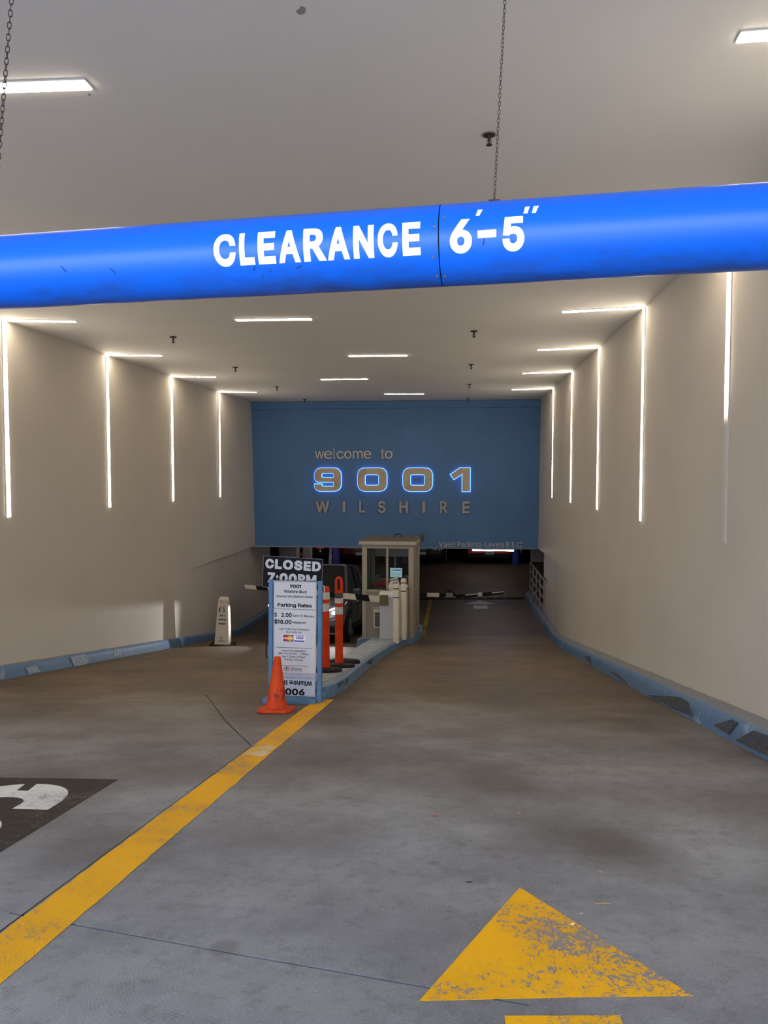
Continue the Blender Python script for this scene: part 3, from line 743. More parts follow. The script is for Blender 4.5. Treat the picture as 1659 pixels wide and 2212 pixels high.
# ================================================================= WALL SIGNS
HY = 22.4
def HX(x): return .377+.0136*(x-1018)
def HZ(y): return 1.905-.01358*(y-992)
def gx(cx): return HX(660+cx/4.366)
def gzz(cy): return HZ(960+cy/4.366)
t = thing('welcome_lettering', 'thin raised cream words reading welcome to on the blue wall', 'wall lettering', (0, HY, 0))
M_WEL = mat('cream_letter', (.50, .45, .38), .4)
for ch, x0, x1 in (('w', 90, 178), ('e', 178, 255), ('l', 268, 284), ('c', 298, 366), ('o', 370, 440), ('m', 452, 548), ('e', 555, 625), ('t', 715, 752), ('o', 755, 828)):
    sc = .0136/4.366
    lettering(ch, gx(x0), gx(x1), gzz(133), gzz(133)+96*sc*.98, -.012, M_WEL, t, bold=.004, depth=.02, name='letter')
t = thing('street_name_lettering', 'spaced brushed metal capitals reading WILSHIRE below the glowing numerals', 'wall lettering', (0, HY, 0))
for ch, x0, x1 in (('W', 95, 230), ('I', 356, 382), ('L', 512, 570), ('S', 690, 762), ('H', 890, 975), ('I', 1109, 1135), ('R', 1272, 1345), ('E', 1480, 1550)):
    lettering(ch, gx(x0), gx(x1), gzz(646), gzz(534), -.03, M_DSTEEL, t, bold=.03, depth=.035, name='letter')
t = thing('valet_lettering', 'small grey words Valet Parking - Levels B & C at the foot of the blue wall', 'wall lettering', (0, HY, 0))
for w_, x0, x1 in (('Valet', 949, 985), ('Parking', 989, 1038), ('-', 1041, 1045), ('Levels', 1048, 1088), ('B', 1092, 1099), ('&', 1103, 1111), ('C', 1114, 1126)):
    lettering(w_, HX(x0), HX(x1), HZ(1180), HZ(1168.5), -.004, mat('grey_letter', (.42, .42, .43), .4), t, bold=-.006, depth=.008, name='letter')
t = thing('house_number', 'large polished metal numerals reading 9001 with a blue glowing edge', 'house number', (0, HY, 0))
def G(cx, cy): return (gx(cx), gzz(cy))
def RR(x0, y0, x1, y1, r): 
    r = r*.0136/4.366
    return rounded([(*G(x0, y0), r), (*G(x1, y0), r), (*G(x1, y1), r), (*G(x0, y1), r)])
k_ = .0136/4.366
nine = rounded([(*G(88, 222), 75*k_), (*G(342, 222), 75*k_), (*G(342, 440), 75*k_), (*G(88, 440), 60*k_), (*G(88, 374), 0), (*G(156, 374), 0), (*G(160, 396), 0), (*G(272, 396), 0), (*G(272, 354), 0), (*G(88, 354), 50*k_)])
glyphs = [[nine, RR(156, 270, 274, 313, 16)], [RR(500, 222, 775, 440, 78), RR(568, 283, 700, 386, 22)], [RR(926, 222, 1202, 440, 78), RR(995, 283, 1130, 386, 22)],
          [[G(1368, 284), G(1456, 222), G(1550, 222), G(1550, 440), G(1478, 440), G(1478, 278), G(1402, 328)]]]
M_GLOW = mat('blue_edge_light', (.1, .3, .8), .4, emit=(.10, .32, 1.0), estr=3.2)
M_MIRROR = mat('polished_numeral', (.52, .43, .33), .42, .7, noise=(3, .8, .4, .7))
for gl in glyphs:
    me = shape_mesh(gl, .035); o = link('numeral', me, M_MIRROR, t); o.rotation_euler = (PI/2, 0, 0); o.location = (0, -.075, 0)
    me = shape_mesh(gl, .03, .014); g_ = link('glowing_back', me, M_GLOW, o); g_.location = (0, 0, -.04); g_['label'] = 'blue glowing edge plate behind the numeral'
# wall cable at the header's corner
b = MB().tube([(-6.13, 22.30, 3.56), (-6.17, 22.28, 3.52), (-6.175, 22.28, 3.44), (-6.15, 22.3, 3.38), (-6.12, 22.32, 3.36)], .012, 8)
o = b.build('cable', mat('grey_cable', (.35, .34, .32), .5), smooth=True); tag(o, 'short grey cable loop at the top corner of the blue wall', 'cable')

# ================================================================= RATES SIGN
SG = thing('rates_sign', 'white parking rates board in a blue wooden stand at the nose of the island', 'sign', (-1.7105, 7.87, gz(-1.71, 7.97)+.002), (-math.atan(.157)*0, .012, -.02))
zb = gz(-1.71, 7.97)+.002
sc = 7.85/1659/6.144
cx0 = 455
def PX(cx): return (cx-cx0)*sc
def PZ(cy): return (1.5-(1200+cy/6.144-1022)*7.85/1659)-zb
for s_, nm in ((-1, 'post'), (1, 'post')):
    MB().bb(s_*.262-.022, s_*.262+.022, -.005, .055, .02, PZ(368)).build('post', M_SIGNBLUE, SG, bev=.003)
MB().bb(-.24, .24, .0, .04, PZ(372)-.03, PZ(372)).build('cross_rail', M_SIGNBLUE, SG)
MB().prism([(-.33, -.075, .0), (.235, -.075, 0), (.30, .26, .0), (-.30, .26, 0)], (0, 0, .062)).build('base', M_SIGNBLUE, SG, bev=.004)
pan = MB().bb(PX(160), PX(755), -.020, -.008, PZ(1645), PZ(375)).build('rates_panel', M_GREYW, SG, bev=.002)
M_RED = mat('thin_red_border', (.25, .04, .05), .5)
def border(parent, x0, x1, z0, z1, y, w=.0022, m=M_RED):
    b_ = MB()
    b_.bb(x0, x1, y-.001, y, z0, z0+w); b_.bb(x0, x1, y-.001, y, z1-w, z1); b_.bb(x0, x0+w, y-.001, y, z0, z1); b_.bb(x1-w, x1, y-.001, y, z0, z1)
    return b_.build('border', m, parent)
border(pan, PX(166), PX(749), PZ(1636), PZ(383), -.0202)
YP = -.0203
def T(body, x0, x1, yb, yt, bold=.018, m=M_INK, parent=None, **kw):
    sh = (yb-375)/1270*-6
    return lettering(body, PX(x0), PX(x1), PZ(yb), PZ(yt), YP, m, parent or pan, bold=bold, depth=.0006, **kw)
DX = 0
T('9001', 387, 540, 464, 416, .035)
T('Wilshire Blvd', 304, 617, 532, 494, .022); T('Beverly Hills Medical Center', 204, 708, 594, 566, .016)
T('Parking Rates', 217, 692, 725, 674, .03)
MB().bb(PX(178), PX(728), YP-.0008, YP, PZ(757), PZ(752)).build('rule', M_INK, pan)
T('$', 172, 208, 865, 808, .02); T('2.00', 270, 414, 867, 808, .03); T('Each 15', 432, 566, 858, 829, .016); T('Minutes', 585, 722, 858, 829, .016)
T('$18.00', 172, 414, 960, 902, .03); T('Maximum', 436, 615, 949, 920, .02)
T('Lost Ticket Pays Maximum', 238, 660, 1040, 1017, .014); T('No In And Out', 340, 553, 1080, 1057, .014)
cards = MB().bb(PX(285), PX(612), YP-.0006, YP, PZ(1206), PZ(1098)).build('card_sticker', mat('sticker_white', (.62, .62, .64), .35), pan)
def quadp(x0, x1, y0, y1, m, d, name='print'): return MB().bb(PX(x0), PX(x1), YP-.0006-d, YP-.0005, PZ(y1), PZ(y0)).build(name, m, cards)
def disc(cx, cy, r, m, d, x_lo=None, name='print'):
    b_ = MB(); pts = [(PX(cx)+r*sc*math.cos(2*PI*i/32), YP-.0006, PZ(cy)+r*sc*math.sin(2*PI*i/32)) for i in range(32)]
    b_.prism(pts, (0, -d, 0)); return b_.build(name, m, cards)
quadp(300, 440, 1107, 1200, mat('card_navy', (.03, .015, .08), .4), .0004)
disc(345, 1153, 40, mat('card_red', (.45, .03, .02), .4), .0007); disc(396, 1153, 40, mat('card_gold', (.62, .30, .02), .4), .0009)
T('MasterCard', 306, 434, 1165, 1143, .03, mat('card_white', (.7, .68, .66), .4), cards).location.y = -.0013
quadp(450, 595, 1105, 1198, mat('card_white2', (.68, .68, .72), .4), .0004); quadp(450, 595, 1180, 1198, mat('card_blue', (.01, .03, .28), .4), .0007); quadp(450, 595, 1105, 1112, MATS['card_blue'], .0006)
T('VISA', 470, 578, 1163, 1122, .03, MATS['card_blue'], cards, slant=.25).location.y = -.0009
MB().bb(PX(190), PX(700), YP-.0008, YP, PZ(1287), PZ(1282)).build('rule', M_INK, pan)
T('Hours Of Operation', 278, 610, 1338, 1313, .016); T('Mon-Fri 6:00am - 7:00pm', 234, 655, 1378, 1353, .016)
T('Sat 7:30am 2:00pm', 285, 607, 1420, 1395, .016); T('Sunday Closed', 313, 573, 1460, 1436, .016)
MB().bb(PX(240), PX(646), YP-.0008, YP, PZ(1533), PZ(1529)).build('rule', M_INK, pan)
lg = thing('x', '', '') if False else None
b = MB(); 
ring = [(PX(348)+r*sc*math.cos(2*PI*i/28), YP-.0004, PZ(1577)+r*sc*math.sin(2*PI*i/28)) for r in (34, 25) for i in range(28)]
b.add(ring, [(i, (i+1) % 28, 28+(i+1) % 28, 28+i) for i in range(28)]); b.build('emblem_ring', mat('emblem_red', (.30, .02, .03), .5), pan)
T('P', 338, 360, 1592, 1562, .05); T('c', 372, 382, 1612, 1600, .01)
T('Managed by', 396, 460, 1555, 1546, .01); T('Quality Parking Service Inc.', 396, 560, 1570, 1559, .01); T('1-888-280-PARK', 396, 562, 1589, 1575, .03); T('www.qualityparking.com', 396, 562, 1605, 1594, .01)
for cx, cy in ((182, 388), (742, 383), (150, 742), (150, 1063), (757, 1124), (158, 1243), (735, 1240), (452, 658), (446, 1240), (140, 1628), (745, 1622)):
    cx = min(max(cx, 170), 745)
    MB().cone((PX(cx), -.0195, PZ(cy)), (PX(cx), -.023, PZ(cy)), .0035, .0025, 10).build('screw', M_DARKMETAL, pan)
low = MB().bb(PX(168), PX(738), .012, .02, PZ(1960), PZ(1630)).build('lower_panel', mat('lower_panel_white', (.44, .49, .60), .3), SG)
low['label'] = 'second white board hung upside down below the rates panel'
border(low, PX(172), PX(734), PZ(1950), PZ(1640), .0118)
YP = .0117
def TF(body, x0, x1, yt, yb, bold=.02, m=M_INK): return lettering(body, PX(x0), PX(x1), PZ(yb), PZ(yt), YP, m, low, bold=bold, depth=.0006, flip=True)
TF('BEVERLY HILLS MEDICAL CENTER', 178, 712, 1696, 1722, .008, mat('grey_blue_ink', (.10, .13, .22), .5)); TF('Wilshire Blvd', 180, 700, 1748, 1812, .026); TF('9001', 268, 592, 1860, 1950, .035)
MB().tube([(-.282, .03, PZ(1250)), (-.31, .03, PZ(1247)), (-.318, .03, PZ(1262)), (-.318, .03, PZ(1435)), (-.31, .03, PZ(1450)), (-.282, .03, PZ(1447))], .006, 8).build('handle', M_BLACK, SG, smooth=True)
MB().tube([(.284, .04, PZ(430)), (.300, .045, PZ(440)), (.302, .045, PZ(520)), (.29, .045, PZ(560))], .005, 6).build('side_hook', M_CREAM, SG, smooth=True)

# CLOSED board
CB = thing('closed_sign', 'black board reading CLOSED 7:00PM standing tilted behind the rates sign', 'sign', (-1.757, 8.06, .60), (0, math.radians(2.9), 0))
M_CB = mat('black_board', (.008, .007, .011), .55, spec=.15)
wB = .327
cb = MB().bb(-wB, wB, 0, .012, -.345, .0).build('board', M_CB, CB, bev=.002)
border(cb, -wB+.002, wB-.002, -.342, -.002, -.0002, .003, mat('grey_edging', (.25, .25, .26), .5))
M_CBT = mat('pale_grey_print', (.46, .46, .50), .45)
for i, (ch, x0, x1) in enumerate((('C', -.300, -.205), ('L', -.195, -.118), ('O', -.108, .003), ('S', .013, .106), ('E', .118, .196), ('D', .210, .305))):
    lettering(ch, x0, x1, -.136, -.033, -.0004, M_CBT, CB, bold=.05, depth=.0006)
for ch, x0, x1 in (('7', -.270, -.190), (':', -.178, -.152), ('0', -.140, -.050), ('0', -.040, .050), ('P', .062, .140), ('M', .150, .262)):
    lettering(ch, x0, x1, -.285, -.178, -.0004, M_CBT, CB, bold=.05, depth=.0006)
MB().bb(.09, .15, .012, .16, -.36, -.1).build('stand_bracket', M_DARKMETAL, CB); MB().bb(.09, .15, .12, .16, -1.40, -.1).build('stand_post', M_DARKMETAL, CB)
MB().bb(.04, .20, .10, .32, -1.415, -1.385).build('foot', M_DARKMETAL, CB)

# ================================================================= CONE
cy_ = 7.27; cz = gz(-1.765, cy_)
CN = thing('traffic_cone', 'scuffed orange traffic cone standing in front of the rates sign', 'cone', (-1.762, cy_, cz+.003), (-math.atan(.157), -.0, .06))
def cone_mat():
    m = bpy.data.materials.new('scuffed_orange'); m.use_nodes = True; nt = m.node_tree; L = nt.links; b = nt.nodes['Principled BSDF']
    tc = nd(nt, 'ShaderNodeTexCoord'); P = tc.outputs['Object']; sp = nd(nt, 'ShaderNodeSeparateXYZ'); L.new(P, sp.inputs[0])
    n = noi(nt, P, 12, 8, .75, (1, 1, .45)); n2 = noi(nt, P, 5, 4, .6)
    mid = mth(nt, 'MULTIPLY', rng(nt, sp.outputs[2], .08, .16), rng(nt, sp.outputs[2], .36, .22))
    d = mth(nt, 'MULTIPLY', mid, rng(nt, n, .49, .56))
    c = mixc(nt, rng(nt, n2, .4, .7), (.56, .055, .008), (.40, .035, .007)); c = mixc(nt, mth(nt, 'MULTIPLY', d, .85), c, (.05, .018, .014))
    L.new(c, b.inputs['Base Color']); b.inputs['Roughness'].default_value = .6; b.inputs['Specular IOR Level'].default_value = .2; return m
M_CONE = cone_mat()
bs = MB().prism([(-.165, -.12, 0), (-.12, -.165, 0), (.12, -.165, 0), (.165, -.12, 0), (.165, .12, 0), (.12, .165, 0), (-.12, .165, 0), (-.165, .12, 0)], (0, 0, .035)).build('base', M_CONE, CN, bev=.006)
MB().lathe([(.118, .033), (.108, .045), (.100, .07), (.034, .515), (.031, .525), (.026, .527), (.022, .522), (.022, .50)], n=40).build('cone_body', M_CONE, CN, smooth=True)

# ================================================================= DELINEATOR POSTS
def delin(loc, hgt, loop, label, rz=0):
    t_ = thing('delineator_post', label, 'post', loc, (0, 0, rz), group='orange delineator posts')
    MB().lathe([(0, 0), (.205, 0), (.212, .012), (.208, .035), (.195, .045), (.19, .04), (.075, .046), (.07, .052), (0, .052)], n=40).build('rubber_base', M_RUB, t_, smooth=True)
    r = .0535
    MB().lathe([(.062, .05), (.06, .09), (r, .13), (r, hgt-.012), (r-.008, hgt), (0, hgt)] if not loop else [(.062, .05), (.06, .09), (r, .13), (r, hgt-.05), (r-.004, hgt), (r-.02, hgt+.012), (0, hgt+.014)], n=32).build('tube', M_ORANGE, t_, smooth=True)
    for z0, z1 in ((hgt-.305, hgt-.205), (hgt-.155, hgt-.065)) :
        MB().lathe([(r, z0), (r+.0015, z0), (r+.0015, z1), (r, z1)], n=32).build('reflective_band', M_REFL, t_, smooth=True)
    if loop:
        pts = []
        for k in range(13):
            a = PI*k/12; pts.append((-.034*math.cos(a), 0, hgt+.13+.05*math.sin(a)))
        pts = [(-.036, 0, hgt-.03)]+pts+[(.036, 0, hgt-.03)]
        MB().tube(pts, .019, 10).build('handle_loop', M_ORANGE, t_, smooth=True)
        o_ = MB().lathe([(r+.0004, hgt-.09), (r+.002, hgt-.09), (r+.002, hgt-.02), (r+.0004, hgt-.02)], n=32).build('grime_band', mat('black_smudge', (.05, .035, .03), .7), t_); o_['label'] = 'black smudged band'
    return t_
delin((-1.655, 9.45, gz(-1.65, 9.45)+.172), 1.075, False, 'orange flat-topped delineator post with two pale reflective bands, just behind the rates sign', .0)
delin((-1.575, 10.05, gz(-1.57, 10.05)+.172), 1.02, True, 'orange delineator post topped by an open loop handle', 0)
o = MB().lathe([(0, 0), (.21, 0), (.218, .015), (.212, .05), (.19, .058), (.06, .06), (.055, .045), (0, .045)], n=40).build('spare_base', M_RUB, smooth=True)
o.location = (-1.585, 10.62, gz(-1.58, 10.62)+.165); o.rotation_euler = (-math.atan(.157), 0, 0); tag(o, 'empty round black rubber base lying behind the two orange posts', 'post base')
for o_ in bpy.data.objects:
    if o_.name.startswith('delineator_post'): o_.rotation_euler[0] = 0
    if o_.name.startswith('rubber_base') and o_.parent: o_.rotation_euler = (-math.atan(.157), 0, 0)

# ================================================================= BOLLARDS, GATES
def bollard(loc, h, label):
    t_ = thing('bollard', label, 'bollard', loc, group='cream bollards before the booth')
    r = .063
    MB().lathe([(0, -.03), (r, -.03), (r, h-.035), (r-.012, h-.008), (r-.03, h), (0, h)], n=28).build('sleeve', M_CREAM, t_, smooth=True)
    for z in (h-.105, h-.285): MB().lathe([(r, z), (r+.002, z), (r+.002, z+.02), (r, z+.02)], n=28).build('stripe', mat('dark_blue_band', (.02, .015, .06), .5), t_)
    return t_
bollard((-1.255, 15.55, gz(-1.25, 15.55)+.17), 1.19, 'short cream bollard with two dark rings, nearer of the pair by the booth')
bollard((-1.185, 16.72, gz(-1.2, 16.72)+.17), 1.325, 'tall cream bollard with two dark rings, behind the shorter bollard')
gzb = gz(-1.53, 16.6)+.17
GA = thing('barrier_gate', 'white barrier gate cabinet with a black and white striped arm lowered across the exit lane', 'barrier gate', (-1.53, 16.62, gzb))
MB().bb(-.16, .16, -.13, .2, -.03, .92).build('cabinet', mat('gate_cabinet_paint', (.40, .40, .42), .35), GA, bev=.006)
MB().bb(-.175, .175, -.15, .22, .92, 1.01).build('cabinet_lid', M_WHITE, GA, bev=.012)
MB().bb(-.155, .025, -.215, -.13, .76, .98).build('arm_bracket', mat('olive_bracket', (.11, .085, .035), .5), GA, bev=.004)
A0 = Vector((-1.60-(-1.53)+.0, -.18, -1.235-gzb)); A1 = Vector((-5.10+1.53, 1.38, -1.235-gzb+.0))
n_ = 11; dd = (A1-A0)
rotz = math.atan2(dd.y, dd.x)
for i in range(n_):
    f0, f1 = i/n_, (i+1)/n_; h0 = .135-.055*f0; h1 = .135-.055*f1
    P0 = A0+dd*f0; P1 = A0+dd*f1; s_ = Vector((-dd.y, dd.x, 0)).normalized()*.022; sl = .02
    vs = []
    for P, h_ in ((P0, h0), (P1, h1)):
        for sg in (-1, 1):
            for hz in (-1, 1): vs.append(P+s_*sg+Vector((0, 0, hz*h_/2))+dd.normalized()*(sl*hz))
    b = MB().add(vs, [(0, 1, 3, 2), (4, 6, 7, 5), (0, 4, 5, 1), (2, 3, 7, 6), (0, 2, 6, 4), (1, 5, 7, 3)])
    o = b.build('arm_stripe', mat('arm_white', (.50, .46, .38), .45) if i % 2 == 0 else M_BLACK, GA)
# second gate
g2 = thing('barrier_gate', 'barrier gate behind the booth with a dark jointed arm drooping across the entry lane', 'barrier gate', (-1.35, 21.3, gz(-1.35, 21.3)+.165))
z2 = gz(-1.35, 21.3)+.165
MB().bb(-.17, .17, -.17, .17, -.02, 1.02).build('cabinet', M_WHITE, g2, bev=.006)
MB().bb(.17, .50, -.03, .03, -1.89-z2-.05, -1.89-z2+.05).build('arm_stripe', M_BLACK, g2)
MB().bb(.50, .835, -.032, .032, -1.89-z2-.05, -1.89-z2+.05).build('arm_stripe', mat('arm_white', (.5, .46, .38), .45), g2)
MB().bb(.835, 1.02, -.03, .03, -1.89-z2-.05, -1.89-z2+.05).build('arm_stripe', M_BLACK, g2)
MB().bb(1.02, 1.22, -.06, -.03, -1.88-z2-.06, -1.88-z2+.06).build('hinge_plate', mat('dull_metal', (.22, .21, .18), .5, .5), g2)
MB().prism([(1.0, -.025, -1.84-z2), (1.12, -.025, -1.72-z2), (1.35, -.025, -1.90-z2), (1.02, -.025, -1.95-z2)], (0, .05, 0)).build('hinge_arm', M_BLACK, g2)
for a_, b_, m_ in (((1.30, -1.925), (1.90, -1.86), M_BLACK), ((1.90, -1.86), (2.02, -1.85), mat('arm_white', (1, 1, 1))), ((2.04, -1.86), (2.61, -1.785), M_BLACK)):
    p0 = Vector((a_[0], 0, a_[1]-z2)); p1 = Vector((b_[0], 0, b_[1]-z2)); c_ = (p0+p1)/2; L_ = (p1-p0).length; an = math.atan2(p1.z-p0.z, p1.x-p0.x)
    MB().box(c_, (L_, .05, .10), Matrix.Rotation(-an, 3, 'Y')).build('arm_stripe', m_, g2)
    if m_ is M_BLACK: MB().box(c_+Vector((.12, -.028, .036)), (L_*.55, .006, .03), Matrix.Rotation(-an, 3, 'Y')).build('pale_edge', MATS['arm_white'], g2)
# ticket machine behind the bollards
TM = thing('ticket_machine', 'white ticket machine close to the booth window, partly hidden by the bollards', 'ticket machine', (-1.335, 17.1, gz(-1.33, 17.1)+.17))
MB().bb(-.2, .2, -.15, .13, -.03, 1.14).build('cabinet', M_CREAM, TM, bev=.006)
MB().prism([(-.215, -.165, 1.14), (.215, -.165, 1.14), (.215, .15, 1.14), (-.215, .15, 1.14)], (0, 0, .03)).build('cabinet_lid', M_WHITE, TM, bev=.008)
MB().prism([(-.2, -.15, 1.17), (.02, -.15, 1.17), (.02, .13, 1.22), (-.2, .13, 1.22)], (0, 0, .012)).build('sloped_top', M_WHITE, TM)
# ================================================================= BOOTH
BZ = -2.283
BO = thing('parking_booth', 'small tan attendant booth with sliding windows and flat overhanging roof on the island', 'booth', (-1.600, 17.42, BZ), (0, 0, -math.radians(3.4)))
w2, dp, ht = .58, 1.22, 2.15
z_w0, z_w1 = 1.06, 2.10
MB().bb(-w2, w2, 0, .045, 0, z_w0).build('front_panel', M_TAN, BO)
MB().bb(w2-.045, w2, .045, dp, 0, z_w0).build('side_panel', M_TAN, BO); MB().bb(-w2, -w2+.045, .045, dp, 0, z_w0).build('side_panel', M_TAN, BO)
MB().bb(-w2+.045, w2-.045, dp-.045, dp, 0, 1.3).build('back_panel', M_TAN, BO)
MB().bb(-w2, w2, 0, dp, -.03, .0).build('booth_floor', M_TAN, BO)
for x, y in ((-w2+.03, .03), (w2-.03, .03), (-w2+.03, dp-.03), (w2-.03, dp-.03)):
    MB().bb(x-.045, x+.045, y-.045, y+.045, 0, ht).build('corner_post', M_TANL, BO, bev=.005)
# front window frame
fr = MB(); y0, y1 = -.012, .03
fr.bb(-w2+.06, w2-.06, y0, y1, z_w0, z_w0+.05); fr.bb(-w2+.06, w2-.06, y0, y1, z_w1-.04, z_w1); fr.bb(-w2+.06, -w2+.10, y0, y1, z_w0, z_w1); fr.bb(w2-.10, w2-.06, y0, y1, z_w0, z_w1); fr.bb(-.035, .015, y0-.004, y1, z_w0, z_w1)
fr = fr.build('window_frame', M_TANL, BO, bev=.003)
MB().bb(-w2+.10, -.035, .005, .011, z_w0+.05, z_w1-.04).build('pane', M_GLASS, fr); MB().bb(.015, w2-.10, .013, .019, z_w0+.05, z_w1-.04).build('pane', M_GLASS, fr)
# side windows
for sx in (-1, 1):
    f_ = MB(); xa, xb = sorted((sx*(w2-.03), sx*(w2+.012)))
    f_.bb(xa, xb, .08, dp-.08, z_w0, z_w0+.05); f_.bb(xa, xb, .08, dp-.08, z_w1-.04, z_w1)
    for yy in (.08, .40, .72, dp-.13): f_.bb(xa, xb, yy, yy+.05, z_w0, z_w1)
    f_ = f_.build('window_frame', M_TANL, BO, bev=.003)
    MB().bb(sx*(w2-.015)-.003, sx*(w2-.015)+.003, .13, dp-.13, z_w0+.05, z_w1-.04).build('pane', M_GLASS, f_)
# vertical boards of the door on the lane side
for yy in (.10, .46, .82): MB().bb(w2, w2+.02, yy, yy+.32, .06, z_w0-.06).build('door_board', M_TAN, BO, bev=.004)
f_ = MB(); f_.bb(-w2+.05, w2-.05, dp-.04, dp, z_w1-.35, z_w1+.0); f_.bb(-.02, .02, dp-.04, dp, 1.3, z_w1)
f_.build('back_frame', M_TANL, BO); MB().bb(-w2+.06, w2-.06, dp-.02, dp-.015, 1.3, z_w1-.35).build('pane', M_GLASS, BO)
MB().bb(-w2+.02, w2-.02, .0, .045, z_w1, ht).build('lintel', M_TANL, BO); 
rf = MB().bb(-w2-.075, w2+.075, -.10, dp+.10, ht, ht+.085).build('roof_fascia', mat('fascia_paint', (.35, .305, .245), .45), BO, bev=.004)
MB().prism([(-w2-.07, -.09, ht+.085), (w2+.07, -.09, ht+.085), (w2+.09, dp+.12, ht+.085), (-w2-.04, dp+.12, ht+.085)], (0, 0, .018)).build('roof_sheet', mat('roof_brown', (.10, .075, .06), .6, noise=(8, .6, .4, .7)), BO)
MB().bb(w2+.075, w2+.11, .9, dp+.14, ht-.01, ht+.13).build('gutter', mat('gutter_dark', (.05, .04, .04), .5), BO)
pts = [(.14+.09*math.cos(a), .75, ht+.10+.09*math.sin(a)*1.0) for a in [PI*i/12 for i in range(13)]]
MB().tube([(.23, .75, ht+.09)]+pts+[(.05, .75, ht+.09)], .010, 8).build('lifting_ring', M_BLACK, BO, smooth=True)
MB().tube([(-.14, .8, ht+.10), (-.3, .8, ht+.15), (-.45, .8, ht+.20)], .004, 5).build('wire', M_BLACK, BO); MB().tube([(.38, .8, ht+.10), (.6, .8, ht+.17), (.80, .8, ht+.235)], .004, 5).build('wire', M_BLACK, BO)
# through-wall heater box
ac = MB(); ac.bb(-.355, -.13, -.03, 0, .28, .72); ac = ac.build('vent_frame', M_TANL, BO, bev=.004)
MB().bb(-.305, -.14, -.09, -.03, .24, .66).build('vent_box', M_CREAM, BO, bev=.006); MB().bb(-.285, -.155, -.094, -.09, .27, .60).build('vent_grille', mat('grille_dark', (.06, .05, .045), .6), BO)
for k in range(8): MB().bb(-.285, -.155, -.098, -.094, .29+k*.038, .30+k*.038).build('vent_slat', M_TAN, BO)
# desk inside, as part of the booth
MB().bb(-w2+.05, w2-.05, 1.02, dp-.05, .95, .98).build('desk_top', mat('desk_wood', (.10, .07, .05), .5), BO)
MB().bb(-w2+.05, w2-.05, .05, .25, 1.03, 1.05).build('sill_shelf', mat('desk_wood', (.1, .07, .05)), BO)
def inb(x, y, z):
    a = -math.radians(3.4); return (-1.600+x*math.cos(a)-y*math.sin(a), 17.42+x*math.sin(a)+y*math.cos(a), BZ+z)
MO = thing('monitor', 'lit flat computer monitor on the desk inside the booth', 'monitor', inb(.04, 1.10, .98), (0, 0, -.1))
MB().bb(-.17, .17, 0, .03, .25, .52).build('screen_housing', M_BLACK, MO, bev=.004)
sc_ = MB().bb(-.15, .15, -.003, 0, .27, .50).build('screen', mat('screen_glow', (.1, .2, .2), .3, emit=(.40, .62, .60), estr=.55), MO)
MB().bb(-.08, .12, -.006, -.003, .435, .455).build('screen_bar', mat('screen_blue', (.02, .05, .2), .3, emit=(.03, .10, .35), estr=.5), MO)
MB().bb(-.08, .12, -.006, -.003, .40, .433).build('screen_bar', mat('screen_pale', (.5, .6, .7), .3, emit=(.5, .6, .75), estr=.6), MO)
MB().bb(-.02, .02, .0, .03, .02, .27).build('neck', M_BLACK, MO); MB().bb(-.09, .09, -.06, .08, 0, .02).build('foot', M_BLACK, MO)
o = MB().bb(-.15, .15, -.07, .07, 0, .12).build('cardboard_box', mat('brown_box', (.13, .06, .03), .7), None, bev=.003); o.location = inb(-.25, .16, 1.052); tag(o, 'small brown box on the shelf behind the booth window', 'box')
MB().bb(-.12, .12, -.073, -.07, .02, .10).build('box_label', mat('box_label_brown', (.17, .09, .05), .7), o)
PN = thing('notice', 'tilted white notice with black lines taped up behind the two bollards', 'notice', (-1.315, 16.922, -1.235), (0, -.27, 0))
MB().bb(-.09, .09, 0, .006, -.02, .42).build('card', mat('paper', (.55, .50, .45), .6), PN)
for k, (w_, x0, x1) in enumerate((('PLEASE', -.075, .075), ('STOP', -.04, .07), ('TAKE', -.055, .04), ('A', -.03, .0), ('TICKET', -.06, .06))):
    lettering(w_, x0, x1, .355-k*.075, .395-k*.075, -.0005, M_INK, PN, bold=.03)

